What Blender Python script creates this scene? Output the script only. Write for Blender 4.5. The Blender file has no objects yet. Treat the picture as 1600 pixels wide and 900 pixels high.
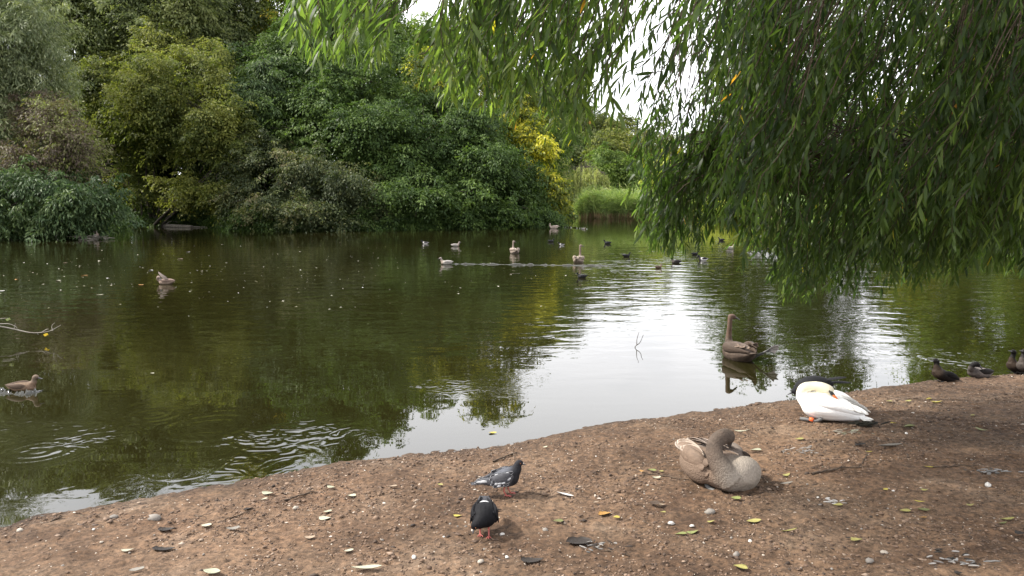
import bpy, math, random
import numpy as np
from mathutils import Vector, Matrix

S = bpy.context.scene
C = S.collection
R = math.radians

# ------------------------------------------------------------------ camera
F_PX, H_CAM = 1209.0, 2.2                      # focal length in photo pixels, eye height over the water
PITCH = math.atan(145.0 / F_PX)
cam_d = bpy.data.cameras.new('camera')
cam_d.sensor_width = 36.0
cam_d.lens = F_PX / 1600.0 * 36.0
cam_d.clip_start, cam_d.clip_end = 0.05, 3000.0
cam = bpy.data.objects.new('camera', cam_d)
cam.location = (0, 0, H_CAM)
cam.rotation_euler = (math.pi / 2 - PITCH, 0, 0)
C.objects.link(cam)
S.camera = cam

# ------------------------------------------------------------------ sky, sun, exposure
SUN_DIR = Vector((-0.80, 0.06, 0.80)).normalized()
SUN_EL = math.asin(SUN_DIR.z)
SUN_AZ = math.atan2(SUN_DIR.x, SUN_DIR.y)
W = bpy.data.worlds.new('World'); S.world = W; W.use_nodes = True
wn, wl = W.node_tree.nodes, W.node_tree.links
wn.clear()
wo = wn.new('ShaderNodeOutputWorld')
sky = wn.new('ShaderNodeTexSky'); sky.sky_type = 'NISHITA'; sky.sun_disc = False
sky.sun_elevation = SUN_EL; sky.sun_rotation = SUN_AZ; sky.dust_density = 2.0
bg1 = wn.new('ShaderNodeBackground'); bg1.inputs[1].default_value = 0.12
wl.new(sky.outputs[0], bg1.inputs[0])
bg2 = wn.new('ShaderNodeBackground')                       # bright thin cloud layer
bg2.inputs[0].default_value = (0.965, 0.968, 1.0, 1); bg2.inputs[1].default_value = 1.6
tc = wn.new('ShaderNodeTexCoord')
mp = wn.new('ShaderNodeMapping'); mp.inputs['Scale'].default_value = (1.0, 1.0, 2.6)
nz = wn.new('ShaderNodeTexNoise'); nz.inputs['Scale'].default_value = 2.3; nz.inputs['Detail'].default_value = 5
rp = wn.new('ShaderNodeMapRange')
rp.inputs[1].default_value = 0.30; rp.inputs[2].default_value = 0.55
rp.inputs[3].default_value = 0.55; rp.inputs[4].default_value = 1.0
mx = wn.new('ShaderNodeMixShader')
wl.new(tc.outputs['Generated'], mp.inputs[0]); wl.new(mp.outputs[0], nz.inputs['Vector'])
wl.new(nz.outputs['Fac'], rp.inputs[0]); wl.new(rp.outputs[0], mx.inputs[0])
wl.new(bg1.outputs[0], mx.inputs[1]); wl.new(bg2.outputs[0], mx.inputs[2])
wl.new(mx.outputs[0], wo.inputs[0])

sun_d = bpy.data.lights.new('sun', 'SUN')
sun_d.energy = 5.0; sun_d.angle = R(3.0); sun_d.color = (1.0, 0.95, 0.86)
sun = bpy.data.objects.new('sun', sun_d)
sun.rotation_euler = SUN_DIR.to_track_quat('Z', 'Y').to_euler()
sun.location = SUN_DIR * 60
C.objects.link(sun)

S.view_settings.view_transform = 'Standard'
S.view_settings.look = 'None'
S.view_settings.gamma = 1.0
S.view_settings.exposure = 0.78
S.render.engine = 'CYCLES'
S.cycles.max_bounces = 6
S.cycles.transparent_max_bounces = 4
S.cycles.diffuse_bounces = 3
S.cycles.glossy_bounces = 3
S.cycles.transmission_bounces = 3
S.cycles.caustics_reflective = False
S.cycles.caustics_refractive = False

# ------------------------------------------------------------------ helpers: points
CP, SP = math.cos(PITCH), math.sin(PITCH)
def ray(px, py):
    a, b = (px - 800.0) / F_PX, (py - 450.0) / F_PX
    return np.array([a, CP - b * SP, -SP - b * CP])
def at_y(px, py, D):
    d = ray(px, py); return np.array([0, 0, H_CAM]) + d * (D / d[1])
def at_z(px, py, z=0.0):
    d = ray(px, py); return np.array([0, 0, H_CAM]) + d * ((z - H_CAM) / d[2])
def unit(v):
    v = np.asarray(v, float)
    return v / np.maximum(np.linalg.norm(v, axis=-1, keepdims=True), 1e-9)
UP = np.array([0, 0, 1.0])

# ------------------------------------------------------------------ helpers: numpy noise
def vnoise(x, y, seed=0):
    xi, yi = np.floor(x).astype(np.int64), np.floor(y).astype(np.int64)
    fx, fy = x - xi, y - yi
    fx, fy = fx * fx * (3 - 2 * fx), fy * fy * (3 - 2 * fy)
    def h(i, j):
        n = (i * 374761393 + j * 668265263 + seed * 974711) & 0x7fffffff
        n = ((n ^ (n >> 13)) * 1274126177) & 0x7fffffff
        return ((n ^ (n >> 16)) & 0xffff) / 65535.0
    a, b, c, d = h(xi, yi), h(xi + 1, yi), h(xi, yi + 1), h(xi + 1, yi + 1)
    return (a * (1 - fx) + b * fx) * (1 - fy) + (c * (1 - fx) + d * fx) * fy
def fbm(x, y, s, o=3, seed=0):
    v, a, t = 0, 1.0, 0
    for k in range(o):
        v = v + a * vnoise(x * s, y * s, seed + k); t += a; a *= .5; s *= 2.03
    return v / t

# ------------------------------------------------------------------ helpers: objects
def new_obj(name, data, parent=None, loc=None, label=None, cat=None, group=None, kind=None):
    o = bpy.data.objects.new(name, data); C.objects.link(o)
    if loc is not None: o.location = tuple(float(v) for v in loc)
    if parent is not None: o.parent = parent
    if label: o['label'] = label
    if cat: o['category'] = cat
    if group: o['group'] = group
    if kind: o['kind'] = kind
    return o
def thing(name, label, cat, loc=(0, 0, 0), rz=0.0, group=None, ry=0.0, rx=0.0):
    o = new_obj(name, None, None, loc, label, cat, group)
    o.empty_display_size = .1
    o.rotation_euler = (rx, ry, rz)
    return o
def raw_mesh(name, V, loops, totals, mat=None, smooth=False, fattr=None, pattr=None, pcol=None):
    V = np.ascontiguousarray(V, np.float32); loops = np.ascontiguousarray(loops, np.int32).ravel()
    totals = np.ascontiguousarray(totals, np.int32)
    starts = np.concatenate([[0], np.cumsum(totals)[:-1]]).astype(np.int32)
    me = bpy.data.meshes.new(name)
    me.vertices.add(len(V)); me.vertices.foreach_set('co', V.ravel())
    me.loops.add(len(loops)); me.loops.foreach_set('vertex_index', loops)
    me.polygons.add(len(totals)); me.polygons.foreach_set('loop_start', starts)
    me.polygons.foreach_set('loop_total', totals)
    if smooth: me.polygons.foreach_set('use_smooth', np.ones(len(totals), bool))
    for k, a in (fattr or {}).items():
        at = me.attributes.new(k, 'FLOAT', 'FACE'); at.data.foreach_set('value', np.ascontiguousarray(a, np.float32))
    for k, a in (pattr or {}).items():
        at = me.attributes.new(k, 'FLOAT', 'POINT'); at.data.foreach_set('value', np.ascontiguousarray(a, np.float32))
    if pcol is not None:
        at = me.attributes.new('col', 'FLOAT_COLOR', 'POINT')
        at.data.foreach_set('color', np.ascontiguousarray(np.concatenate([pcol, np.ones((len(V), 1))], 1), np.float32).ravel())
    me.update(calc_edges=True)
    if mat is not None: me.materials.append(mat)
    return me
def tube_arrays(paths, k=6):
    """paths: list of (points n x 3, radii n) -> verts, quads (as an m x 4 array); ends closed to a point ring"""
    VV, FF, off = [], [], 0
    for P, r in paths:
        P = np.asarray(P, float); n = len(P); r = np.broadcast_to(np.asarray(r, float), (n,))
        T = unit(np.gradient(P, axis=0))
        ref = np.array([0.31, 0.17, 0.93]) if abs(T[:, 2]).mean() < .8 else np.array([1.0, .1, 0])
        A = unit(np.cross(T, ref)); B = np.cross(T, A)
        a = np.arange(k) * 2 * math.pi / k
        ring = P[:, None] + r[:, None, None] * (np.cos(a)[None, :, None] * A[:, None] + np.sin(a)[None, :, None] * B[:, None])
        VV.append(ring.reshape(-1, 3))
        i = np.arange(n - 1)[:, None] * k; j = np.arange(k)[None]; j2 = (j + 1) % k
        FF.append((np.stack([i + j, i + j2, i + k + j2, i + k + j], -1).reshape(-1, 4) + off)); off += n * k
    return np.concatenate(VV), np.concatenate(FF)
def tubes(name, paths, mat, parent=None, k=6, origin=(0, 0, 0), **kw):
    V, Fq = tube_arrays(paths, k)
    me = raw_mesh(name, V - np.asarray(origin), Fq, np.full(len(Fq), 4), mat, True)
    return new_obj(name, me, parent, **kw)
def curve_pts(P, n):
    """smooth (Catmull-Rom) resampling of control points"""
    P = np.asarray(P, float); Q = np.vstack([2 * P[0] - P[1], P, 2 * P[-1] - P[-2]])
    t = np.linspace(0, len(P) - 1 - 1e-6, n); i = t.astype(int); f = (t - i)[:, None]
    p0, p1, p2, p3 = Q[i], Q[i + 1], Q[i + 2], Q[i + 3]
    return .5 * (2 * p1 + (p2 - p0) * f + (2 * p0 - 5 * p1 + 4 * p2 - p3) * f ** 2 + (3 * p1 - p0 - 3 * p2 + p3) * f ** 3)

# ------------------------------------------------------------------ helpers: materials
def mat_new(name):
    m = bpy.data.materials.new(name); m.use_nodes = True
    nt = m.node_tree; nt.nodes.clear()
    out = nt.nodes.new('ShaderNodeOutputMaterial')
    return m, nt, out
def N(nt, typ, **inp):
    n = nt.nodes.new('ShaderNode' + typ)
    for k, v in inp.items():
        key = k.replace('_', ' ')
        if key in n.inputs: n.inputs[key].default_value = v
    return n
def ramp(nt, stops, interp='LINEAR'):
    n = nt.nodes.new('ShaderNodeValToRGB'); cr = n.color_ramp; cr.interpolation = interp
    while len(cr.elements) < len(stops): cr.elements.new(.5)
    for e, (p, c) in zip(cr.elements, stops): e.position = p; e.color = tuple(c) + (1,)
    return n
def attr(nt, name):
    n = nt.nodes.new('ShaderNodeAttribute'); n.attribute_name = name; return n
def leaf_mat(name, stops, transl=.35, rough=.5, spec=.35, tcol=1.5):
    m, nt, out = mat_new(name)
    a = attr(nt, 'tint'); r = ramp(nt, stops)
    nt.links.new(a.outputs['Fac'], r.inputs[0])
    b = N(nt, 'BsdfPrincipled', Roughness=rough); b.inputs['Specular IOR Level'].default_value = spec
    nt.links.new(r.outputs[0], b.inputs['Base Color'])
    t = N(nt, 'BsdfTranslucent'); mu = N(nt, 'MixRGB'); mu.blend_type = 'MULTIPLY'; mu.inputs[0].default_value = 1
    mu.inputs[2].default_value = (tcol, tcol * 1.08, tcol * .55, 1)
    nt.links.new(r.outputs[0], mu.inputs[1]); nt.links.new(mu.outputs[0], t.inputs[0])
    mx = N(nt, 'MixShader'); mx.inputs[0].default_value = transl
    nt.links.new(b.outputs[0], mx.inputs[1]); nt.links.new(t.outputs[0], mx.inputs[2])
    nt.links.new(mx.outputs[0], out.inputs[0])
    return m
def noisy_mat(name, c1, c2, scale=20, rough=.8, bump=.3, bscale=None, dist=.01, stretch=(1, 1, 1), spec=.3):
    m, nt, out = mat_new(name)
    tc = N(nt, 'TexCoord'); mp = N(nt, 'Mapping', Scale=stretch)
    nt.links.new(tc.outputs['Object'], mp.inputs[0])
    n1 = N(nt, 'TexNoise', Scale=scale, Detail=4.0); nt.links.new(mp.outputs[0], n1.inputs['Vector'])
    r = ramp(nt, [(.32, c1), (.68, c2)]); nt.links.new(n1.outputs['Fac'], r.inputs[0])
    b = N(nt, 'BsdfPrincipled', Roughness=rough); b.inputs['Specular IOR Level'].default_value = spec
    nt.links.new(r.outputs[0], b.inputs['Base Color'])
    n2 = N(nt, 'TexNoise', Scale=bscale or scale * 2, Detail=3.0); nt.links.new(mp.outputs[0], n2.inputs['Vector'])
    bp = N(nt, 'Bump', Strength=bump, Distance=dist); nt.links.new(n2.outputs['Fac'], bp.inputs['Height'])
    nt.links.new(bp.outputs[0], b.inputs['Normal'])
    nt.links.new(b.outputs[0], out.inputs[0])
    return m
def plain(name, c, rough=.5, spec=.4):
    m, nt, out = mat_new(name)
    b = N(nt, 'BsdfPrincipled', Roughness=rough); b.inputs['Specular IOR Level'].default_value = spec
    b.inputs['Base Color'].default_value = tuple(c) + (1,)
    nt.links.new(b.outputs[0], out.inputs[0]); return m

M_BARK = noisy_mat('bark', (.035, .028, .022), (.10, .085, .068), 6, .9, .8, 14, .03, (1, 1, .25))
M_TWIG = noisy_mat('twig_bark', (.035, .024, .017), (.09, .065, .045), 40, .85, .5)
M_PALEWOOD = noisy_mat('weathered_wood', (.16, .14, .115), (.36, .33, .28), 8, .85, .5, 30, .01, (.3, 2, 2))

# ------------------------------------------------------------------ the lake's outline and the height of the ground
NEAR = [at_z(*p)[:2] for p in ((0, 822), (200, 785), (400, 747), (560, 724), (640, 712), (800, 690), (960, 664), (1130, 637),
                               (1240, 623), (1330, 611), (1450, 596), (1600, 583))]
FAR = [at_z(*p)[:2] for p in ((1600, 351), (1450, 350), (1300, 349), (1180, 345), (1100, 343), (1010, 342), (920, 338), (868, 339), (866, 352),
                              (780, 356), (600, 358), (380, 359), (340, 351), (180, 352), (130, 371), (0, 366))]
POLY = np.array([(-52, -2), (-30, -14), (-14, -3.2), (-7.5, 2.6)] + [tuple(p) for p in NEAR] +
                [(9.5, 11.0), (14, 12.6), (25, 16), (40, 24), (50, 40), (52, 54)] + [tuple(p) for p in FAR] + [(-38, 41), (-50, 25)])
def lake_dist(x, y):
    """distance to the shoreline, positive on land"""
    x = np.asarray(x, float); y = np.asarray(y, float)
    d2 = np.full(x.shape, 1e18); ins = np.zeros(x.shape, bool)
    for (ax, ay), (bx, by) in zip(POLY, np.roll(POLY, -1, 0)):
        ex, ey = bx - ax, by - ay
        t = np.clip(((x - ax) * ex + (y - ay) * ey) / (ex * ex + ey * ey), 0, 1)
        d2 = np.minimum(d2, (x - ax - t * ex) ** 2 + (y - ay - t * ey) ** 2)
        if ay != by:
            ins ^= ((ay > y) != (by > y)) & (x < ex * (y - ay) / (by - ay) + ax)
    d = np.sqrt(d2)
    return np.where(ins, -d, d)
def ground_z(x, y, fine=True):
    x = np.asarray(x, float); y = np.asarray(y, float)
    s = lake_dist(x, y)
    if fine:
        s = s + (fbm(x, y, 1.3, 3, 5) - .5) * .26 * np.clip(1.5 - np.abs(s), 0, 1) + (fbm(x, y, 6.5, 3, 8) - .5) * .10 * np.clip(1 - np.abs(s), 0, 1)
    land = .035 * (1 - np.exp(-np.maximum(s, 0) / .25)) + .07 * np.minimum(np.maximum(s, 0), 7) + .045 * np.clip(s - 7, 0, 60)
    z = np.where(s > 0, land, np.maximum(.22 * s, -.9))
    if fine:
        near = np.clip((s + .25) / .5, 0, 1)
        z = z + near * ((fbm(x, y, 1.1, 2, 11) - .5) * .05 + (fbm(x, y, 7, 3, 21) - .5) * .030
                        + np.clip(fbm(x, y, 26, 2, 31) - .5, -.2, .5) * .034)
    return z
def on_ground(px, py):
    z = .2
    for _ in range(8):
        p = at_z(px, py, z); z = .5 * z + .5 * float(ground_z(p[0], p[1]))
    p = at_z(px, py, z); p[2] = float(ground_z(p[0], p[1])); return p

def axis_steps(lo, a, b, hi, fine, grow=1.22):
    mid = np.arange(a, b + 1e-6, fine)
    def out(start, end, sgn):
        v, st, p = [], fine, start
        while (end - p) * sgn > 0:
            st *= grow; p += sgn * st; v.append(p)
        return v
    return np.array(out(a, lo, -1)[::-1] + list(mid) + out(b, hi, 1))
def grid_mesh(name, xs, ys, zf, mat, pattr=None):
    X, Y = np.meshgrid(xs, ys); Z = zf(X, Y)
    V = np.stack([X, Y, Z], -1).reshape(-1, 3)
    nx, ny = len(xs), len(ys)
    i = (np.arange(ny - 1)[:, None] * nx + np.arange(nx - 1)[None]).ravel()
    Fq = np.stack([i, i + 1, i + nx + 1, i + nx], -1)
    pa = {k: f(X, Y).ravel() for k, f in (pattr or {}).items()}
    return raw_mesh(name, V, Fq, np.full(len(Fq), 4), mat, True, pattr=pa)

# ------------------------------------------------------------------ ground
def ground_material():
    m, nt, out = mat_new('bare_earth')
    L = nt.links.new
    geo = N(nt, 'NewGeometry'); sep = N(nt, 'SeparateXYZ'); L(geo.outputs['Position'], sep.inputs[0])
    P = geo.outputs['Position']
    n1 = N(nt, 'TexNoise', Scale=1.6, Detail=5.0, Roughness=.62); L(P, n1.inputs['Vector'])
    n2 = N(nt, 'TexNoise', Scale=26.0, Detail=5.0, Roughness=.7); L(P, n2.inputs['Vector'])
    r1 = ramp(nt, [(.3, (.060, .035, .021)), (.46, (.104, .064, .039)), (.58, (.126, .081, .051)), (.74, (.165, .118, .083))]); L(n1.outputs['Fac'], r1.inputs[0])
    r2 = ramp(nt, [(.32, (.20, .19, .18)), (.5, (.95, .95, .95)), (.7, (1.9, 1.85, 1.8))]); L(n2.outputs['Fac'], r2.inputs[0])
    mu = N(nt, 'MixRGB'); mu.blend_type = 'MULTIPLY'; mu.inputs[0].default_value = .85
    L(r1.outputs[0], mu.inputs[1]); L(r2.outputs[0], mu.inputs[2])
    nb = N(nt, 'TexNoise', Scale=.55, Detail=3.0, Distortion=.6); L(P, nb.inputs['Vector'])
    rb = ramp(nt, [(.36, (.66, .63, .60)), (.5, (1, 1, 1)), (.66, (1.16, 1.14, 1.12))]); L(nb.outputs['Fac'], rb.inputs[0])
    mb = N(nt, 'MixRGB'); mb.blend_type = 'MULTIPLY'; mb.inputs[0].default_value = 1; L(mu.outputs[0], mb.inputs[1]); L(rb.outputs[0], mb.inputs[2]); mu = mb
    # pale grit
    vo = N(nt, 'TexVoronoi', Scale=75.0); L(P, vo.inputs['Vector'])
    sepc = N(nt, 'SeparateColor'); L(vo.outputs['Color'], sepc.inputs[0])
    gt = N(nt, 'Math'); gt.operation = 'GREATER_THAN'; gt.inputs[1].default_value = .985; L(sepc.outputs[0], gt.inputs[0])
    lt = N(nt, 'Math'); lt.operation = 'LESS_THAN'; lt.inputs[1].default_value = .36; L(vo.outputs['Distance'], lt.inputs[0])
    an = N(nt, 'Math'); an.operation = 'MULTIPLY'; L(gt.outputs[0], an.inputs[0]); L(lt.outputs[0], an.inputs[1])
    grit = N(nt, 'MixRGB'); grit.inputs[2].default_value = (.42, .37, .31, 1); L(an.outputs[0], grit.inputs[0]); L(mu.outputs[0], grit.inputs[1])
    # grass on the far banks
    ng = N(nt, 'TexNoise', Scale=.9, Detail=6.0); L(P, ng.inputs['Vector'])
    rg = ramp(nt, [(.3, (.045, .075, .018)), (.7, (.11, .17, .035))]); L(ng.outputs['Fac'], rg.inputs[0])
    mr = N(nt, 'MapRange'); mr.inputs[1].default_value = 20; mr.inputs[2].default_value = 30; L(sep.outputs[1], mr.inputs[0])
    mix = N(nt, 'MixRGB'); L(mr.outputs[0], mix.inputs[0]); L(grit.outputs[0], mix.inputs[1]); L(rg.outputs[0], mix.inputs[2])
    # wet rim by the water
    wz = N(nt, 'MapRange'); wz.inputs[1].default_value = -.02; wz.inputs[2].default_value = .075; wz.inputs[3].default_value = .42; wz.inputs[4].default_value = 1; L(sep.outputs[2], wz.inputs[0])
    wet = N(nt, 'MixRGB'); wet.blend_type = 'MULTIPLY'; wet.inputs[0].default_value = 1; L(mix.outputs[0], wet.inputs[1]); L(wz.outputs[0], wet.inputs[2])
    b = N(nt, 'BsdfPrincipled', Roughness=.9); b.inputs['Specular IOR Level'].default_value = .25
    L(wet.outputs[0], b.inputs['Base Color'])
    n3 = N(nt, 'TexNoise', Scale=60.0, Detail=6.0, Roughness=.75); L(P, n3.inputs['Vector'])
    bp = N(nt, 'Bump', Strength=.9, Distance=.012); L(n3.outputs['Fac'], bp.inputs['Height']); L(bp.outputs[0], b.inputs['Normal'])
    L(b.outputs[0], out.inputs[0])
    return m
xs = axis_steps(-900, -4.6, 7.6, 900, .025); ys = axis_steps(-300, 2.6, 10.4, 1400, .025)
g_me = grid_mesh('ground', xs, ys, ground_z, ground_material())
new_obj('ground', g_me, kind='structure', label='brown dirt bank strewn with grit sloping into the lake')

# ------------------------------------------------------------------ water
def water_material():
    m, nt, out = mat_new('lake_water')
    L = nt.links.new
    geo = N(nt, 'NewGeometry'); P = geo.outputs['Position']
    rip = attr(nt, 'ripple')
    def wave(scale, stretch, detail, dist, rough=.5):
        mp = N(nt, 'Mapping', Scale=stretch); L(P, mp.inputs[0])
        n = N(nt, 'TexNoise', Scale=scale, Detail=detail, Roughness=rough, Distortion=dist); L(mp.outputs[0], n.inputs['Vector'])
        return n.outputs['Fac']
    def mul(a, v):
        n = N(nt, 'Math'); n.operation = 'MULTIPLY'; L(a, n.inputs[0])
        if isinstance(v, float): n.inputs[1].default_value = v
        else: L(v, n.inputs[1])
        return n.outputs[0]
    def add(a, b):
        n = N(nt, 'Math'); L(a, n.inputs[0]); L(b, n.inputs[1]); return n.outputs[0]
    w1 = mul(wave(1.5, (.7, 1.2, 1), 1.5, .4), .0150)
    w2 = mul(wave(5.0, (.8, 1.1, 1), 1.0, .8), .0034)
    h = mul(add(w1, w2), rip.outputs['Fac'])
    ring = attr(nt, 'ringlet')
    w3 = mul(mul(wave(3.4, (1, 1.1, 1), .6, 3.2), .0056), ring.outputs['Fac'])
    calm = mul(wave(2.2, (.6, 1.3, 1), 1.0, .2), .0008)
    h = add(add(h, w3), calm)
    def op(o, a, b=None, c=None):
        n = N(nt, 'Math'); n.operation = o
        for k, v in enumerate((a, b, c)):
            if v is None: continue
            if isinstance(v, (int, float)): n.inputs[k].default_value = v
            else: L(v, n.inputs[k])
        return n.outputs[0]
    # rings spreading from where birds and drops have broken the surface
    for (rx, ry), r0, wd, lam, am in (((at_z(240, 648)[:2]), .16, .16, .13, .0006), ((at_z(330, 668)[:2]), .30, .25, .17, .0005), ((at_z(60, 705)[:2]), .16, .18, .12, .0007),
                                      ((at_z(420, 690)[:2]), .14, .12, .11, .0005), ((at_z(1500, 560)[:2]), .3, .3, .2, .0012)):
        vd = N(nt, 'VectorMath'); vd.operation = 'DISTANCE'; L(P, vd.inputs[0]); vd.inputs[1].default_value = (float(rx), float(ry), 0)
        d = vd.outputs['Value']
        env = op('POWER', 2.718, op('MULTIPLY', op('POWER', op('ABSOLUTE', op('DIVIDE', op('SUBTRACT', d, r0), wd)), 2.0), -1.0))
        h = add(h, op('MULTIPLY', op('MULTIPLY', op('SINE', op('MULTIPLY', d, 6.283 / lam)), am), env))
    bp = N(nt, 'Bump', Strength=1.0, Distance=1.0); L(h, bp.inputs['Height'])
    n4 = N(nt, 'TexNoise', Scale=.12, Detail=3.0); L(P, n4.inputs['Vector'])
    r4 = ramp(nt, [(.35, (.0085, .0078, .0022)), (.7, (.015, .0135, .0038))]); L(n4.outputs['Fac'], r4.inputs[0])
    b = N(nt, 'BsdfPrincipled', Roughness=.012, IOR=1.58)
    L(r4.outputs[0], b.inputs['Base Color']); L(bp.outputs[0], b.inputs['Normal'])
    L(b.outputs[0], out.inputs[0])
    return m
def ripple_f(X, Y):
    s = -lake_dist(X, Y)
    r = np.clip((Y - 8.2) / 6.0, 0.0, 1) * (.55 + .75 * fbm(X, Y, .12, 2, 3))
    r = np.maximum(r, np.clip((-X - .5) / 2.5, 0, 1) * .20 * np.clip((Y - 6.5) / 5, .12, 1.5))
    r = np.maximum(r, np.clip((X - 3.6) / 2.0, 0, 1) * .8)
    r = r * np.clip(s / 1.2, .12, 1)
    # breeze streak across the open middle of the lake
    r = r + .7 * np.exp(-((Y - 25) / 5.0) ** 2) * np.clip((X - 0.0) / 4, 0, 1) * np.clip((16 - X) / 6, 0, 1)
    return r * np.where(Y > 34, .55, 1)
def ringlet_f(X, Y):
    a = np.exp(-(((X + 3.0) / 1.1) ** 2 + ((Y - 6.6) / .8) ** 2)) + .8 * np.exp(-(((X + 5.0) / 1.2) ** 2 + ((Y - 6.6) / 1.3) ** 2))
    a = a + .9 * np.exp(-(((X + 1.9) / .7) ** 2 + ((Y - 7.0) / .35) ** 2)) + .35 * np.exp(-(((X + .6) / .9) ** 2 + ((Y - 8.6) / .9) ** 2))
    a = a + 1.1 * np.exp(-(((X - 5.9) / .8) ** 2 + ((Y - 10.2) / .9) ** 2))
    return np.clip(a * np.clip((fbm(X, Y, 1.0, 2, 61) - .43) * 7, 0, 1.2), 0, 1.3)
M_WATER = water_material()
wxs = axis_steps(-60, -7, 9, 62, .12, 1.06); wys = axis_steps(-20, 4, 16, 90, .12, 1.05)
w_me = grid_mesh('water', wxs, wys, lambda X, Y: 0 * X, M_WATER, {'ripple': ripple_f, 'ringlet': ringlet_f})
new_obj('water', w_me, kind='structure', label='dark green lake mirroring the trees and the white sky')

# ------------------------------------------------------------------ foliage
SEED = [100]
def leaf_quads(base, d, n, L, Wd, fold=.18):
    """one folded rhombus per leaf"""
    s = unit(np.cross(d, n)); n2 = np.cross(s, d)
    L = np.broadcast_to(L, (len(base),))[:, None]; Wd = np.broadcast_to(Wd, (len(base),))[:, None]
    mid = base + d * L * .45 + n2 * Wd * fold
    V = np.stack([base, mid + s * Wd * .5, base + d * L - n2 * L * .08, mid - s * Wd * .5], 1)
    return V.reshape(-1, 3)
def quad_obj(name, V, tint, mat, parent, origin, **kw):
    n = len(V) // 4
    me = raw_mesh(name, V - np.asarray(origin), np.arange(4 * n), np.full(n, 4), mat, False, {'tint': tint})
    return new_obj(name, me, parent, **kw)
def crown(rng, lobes, dens, per=24, spray=.5, leaf=(.2, .09), droop=.5, upbias=.25, back=.28, narrow=False, tint_sd=.17, patch=0.0):
    """lobes: rows of (cx, cy, cz, rx, ry, rz) -> leaf quads gathered in drooping sprays over the lobes' outer shells"""
    lobes = np.asarray(lobes, float)
    kids = []                                  # smaller boughs swelling out of each big lobe
    for l in lobes:
        for _ in range(8):
            u = unit(rng.normal(size=3) + [0, -.5, .15]); f = rng.uniform(.30, .52)
            kids.append(np.concatenate([l[:3] + u * l[3:] * rng.uniform(.72, .98), l[3:] * f * rng.uniform(.8, 1.25, 3)]))
    lobes = np.concatenate([lobes * [1, 1, 1, .86, .86, .86], np.array(kids)])
    dens = dens * .80
    area = lobes[:, 3] * lobes[:, 5] * math.pi
    cnt = np.maximum((area * dens).astype(int), 6)
    li = np.repeat(np.arange(len(lobes)), cnt); n = len(li)
    u = unit(rng.normal(size=(n, 3)))
    u[:, 2] += upbias * rng.random(n); u = unit(u)
    flip = (u[:, 1] > 0) & (rng.random(n) > back); u[flip, 1] *= -1
    # uneven outline: bulges and hollows differ per lobe
    ph = rng.random((len(lobes), 6)) * 6.28
    b = (np.sin(u[:, 0] * 5 + ph[li, 0]) * np.sin(u[:, 2] * 5.5 + ph[li, 1]) + .7 * np.sin(u[:, 0] * 11 + ph[li, 2] + 4 * u[:, 2]) * np.sin(u[:, 1] * 9 + ph[li, 3]))
    rad = 1 + .21 * b - np.abs(rng.normal(size=n)) * .13
    deep = rng.random(n) < .28; rad[deep] *= .55 + .4 * rng.random(deep.sum())
    out = rng.random(n) < .11; rad[out] *= 1.04 + .26 * rng.random(out.sum())
    c = lobes[li, :3] + u * rad[:, None] * lobes[li, 3:]
    # ragged hollows between the boughs
    hol = vnoise(c[:, 0] * .75 + c[:, 1] * .3, c[:, 2] * .8 + c[:, 1] * .2, SEED[0]) * .6 + vnoise(c[:, 0] * 1.9, c[:, 2] * 2.0 + c[:, 1], SEED[0] + 1) * .4
    keep = hol > .42 - .10 * rng.random(n)
    if n > 60: u, c, rad, b, li = u[keep], c[keep], rad[keep], b[keep], li[keep]; n = len(c)
    on = unit(u / lobes[li, 3:])
    # long shoots that break the outline
    sh = np.where(rng.random(n) < .06)[0]; add = []
    if n > 60 and not narrow:
        sd = unit(on[sh] + rng.normal(size=(len(sh), 3)) * .45 + UP * .15); sl = rng.uniform(.5, 1.5, len(sh))
        for t in (.3, .55, .8, 1.05): add.append(c[sh] + sd * (sl * t)[:, None] - UP * (.22 * (sl * t) ** 2)[:, None])
        c = np.concatenate([c] + add); on = np.concatenate([on] + [sd] * 4); b = np.concatenate([b] + [b[sh]] * 4); li = np.concatenate([li] + [li[sh]] * 4); n = len(c)
    nn = unit(on * .55 + UP * .75 + rng.normal(size=(n, 3)) * .25)
    ax = unit(on * [1, 1, .25] + rng.normal(size=(n, 3)) * .35); ax = unit(ax - nn * (ax * nn).sum(-1, keepdims=True))
    ay = np.cross(nn, ax)
    sz = spray * (.6 + .8 * rng.random(n))
    if add: sz[-4 * len(sh):] *= .55
    tb = .5 + .15 * rng.normal(size=n) + .10 * b + (rng.normal(size=len(lobes)) * .12)[li]
    if patch: tb = tb + patch * (vnoise(c[:, 0] * .5 + 9, c[:, 2] * .55 + c[:, 1] * .3, 77) - .5) * 2
    # leaves
    r = np.repeat(np.arange(n), per); m = len(r)
    p1 = rng.normal(size=m) * .62 + .15; p2 = rng.normal(size=m) * .42
    pos = c[r] + (ax[r] * p1[:, None] + ay[r] * p2[:, None]) * sz[r][:, None]
    pos[:, 2] -= droop * sz[r] * (p1 ** 2 + p2 ** 2) * .5
    pos += nn[r] * (rng.normal(size=m) * .10 * sz[r])[:, None]
    d = unit(ax[r] * (.6 + .5 * np.sign(p1))[:, None] + ay[r] * (p2 * 1.3)[:, None] + rng.normal(size=(m, 3)) * .35 - UP * (.25 + .4 * droop))
    ln = unit(nn[r] + rng.normal(size=(m, 3)) * .45); ln = unit(ln - d * (ln * d).sum(-1, keepdims=True))
    k = .65 + .7 * rng.random(m)
    V = leaf_quads(pos, d, ln, leaf[0] * k, leaf[1] * k)
    return V, np.clip(tb[r] + tint_sd * rng.normal(size=m), 0, 1)
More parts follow.
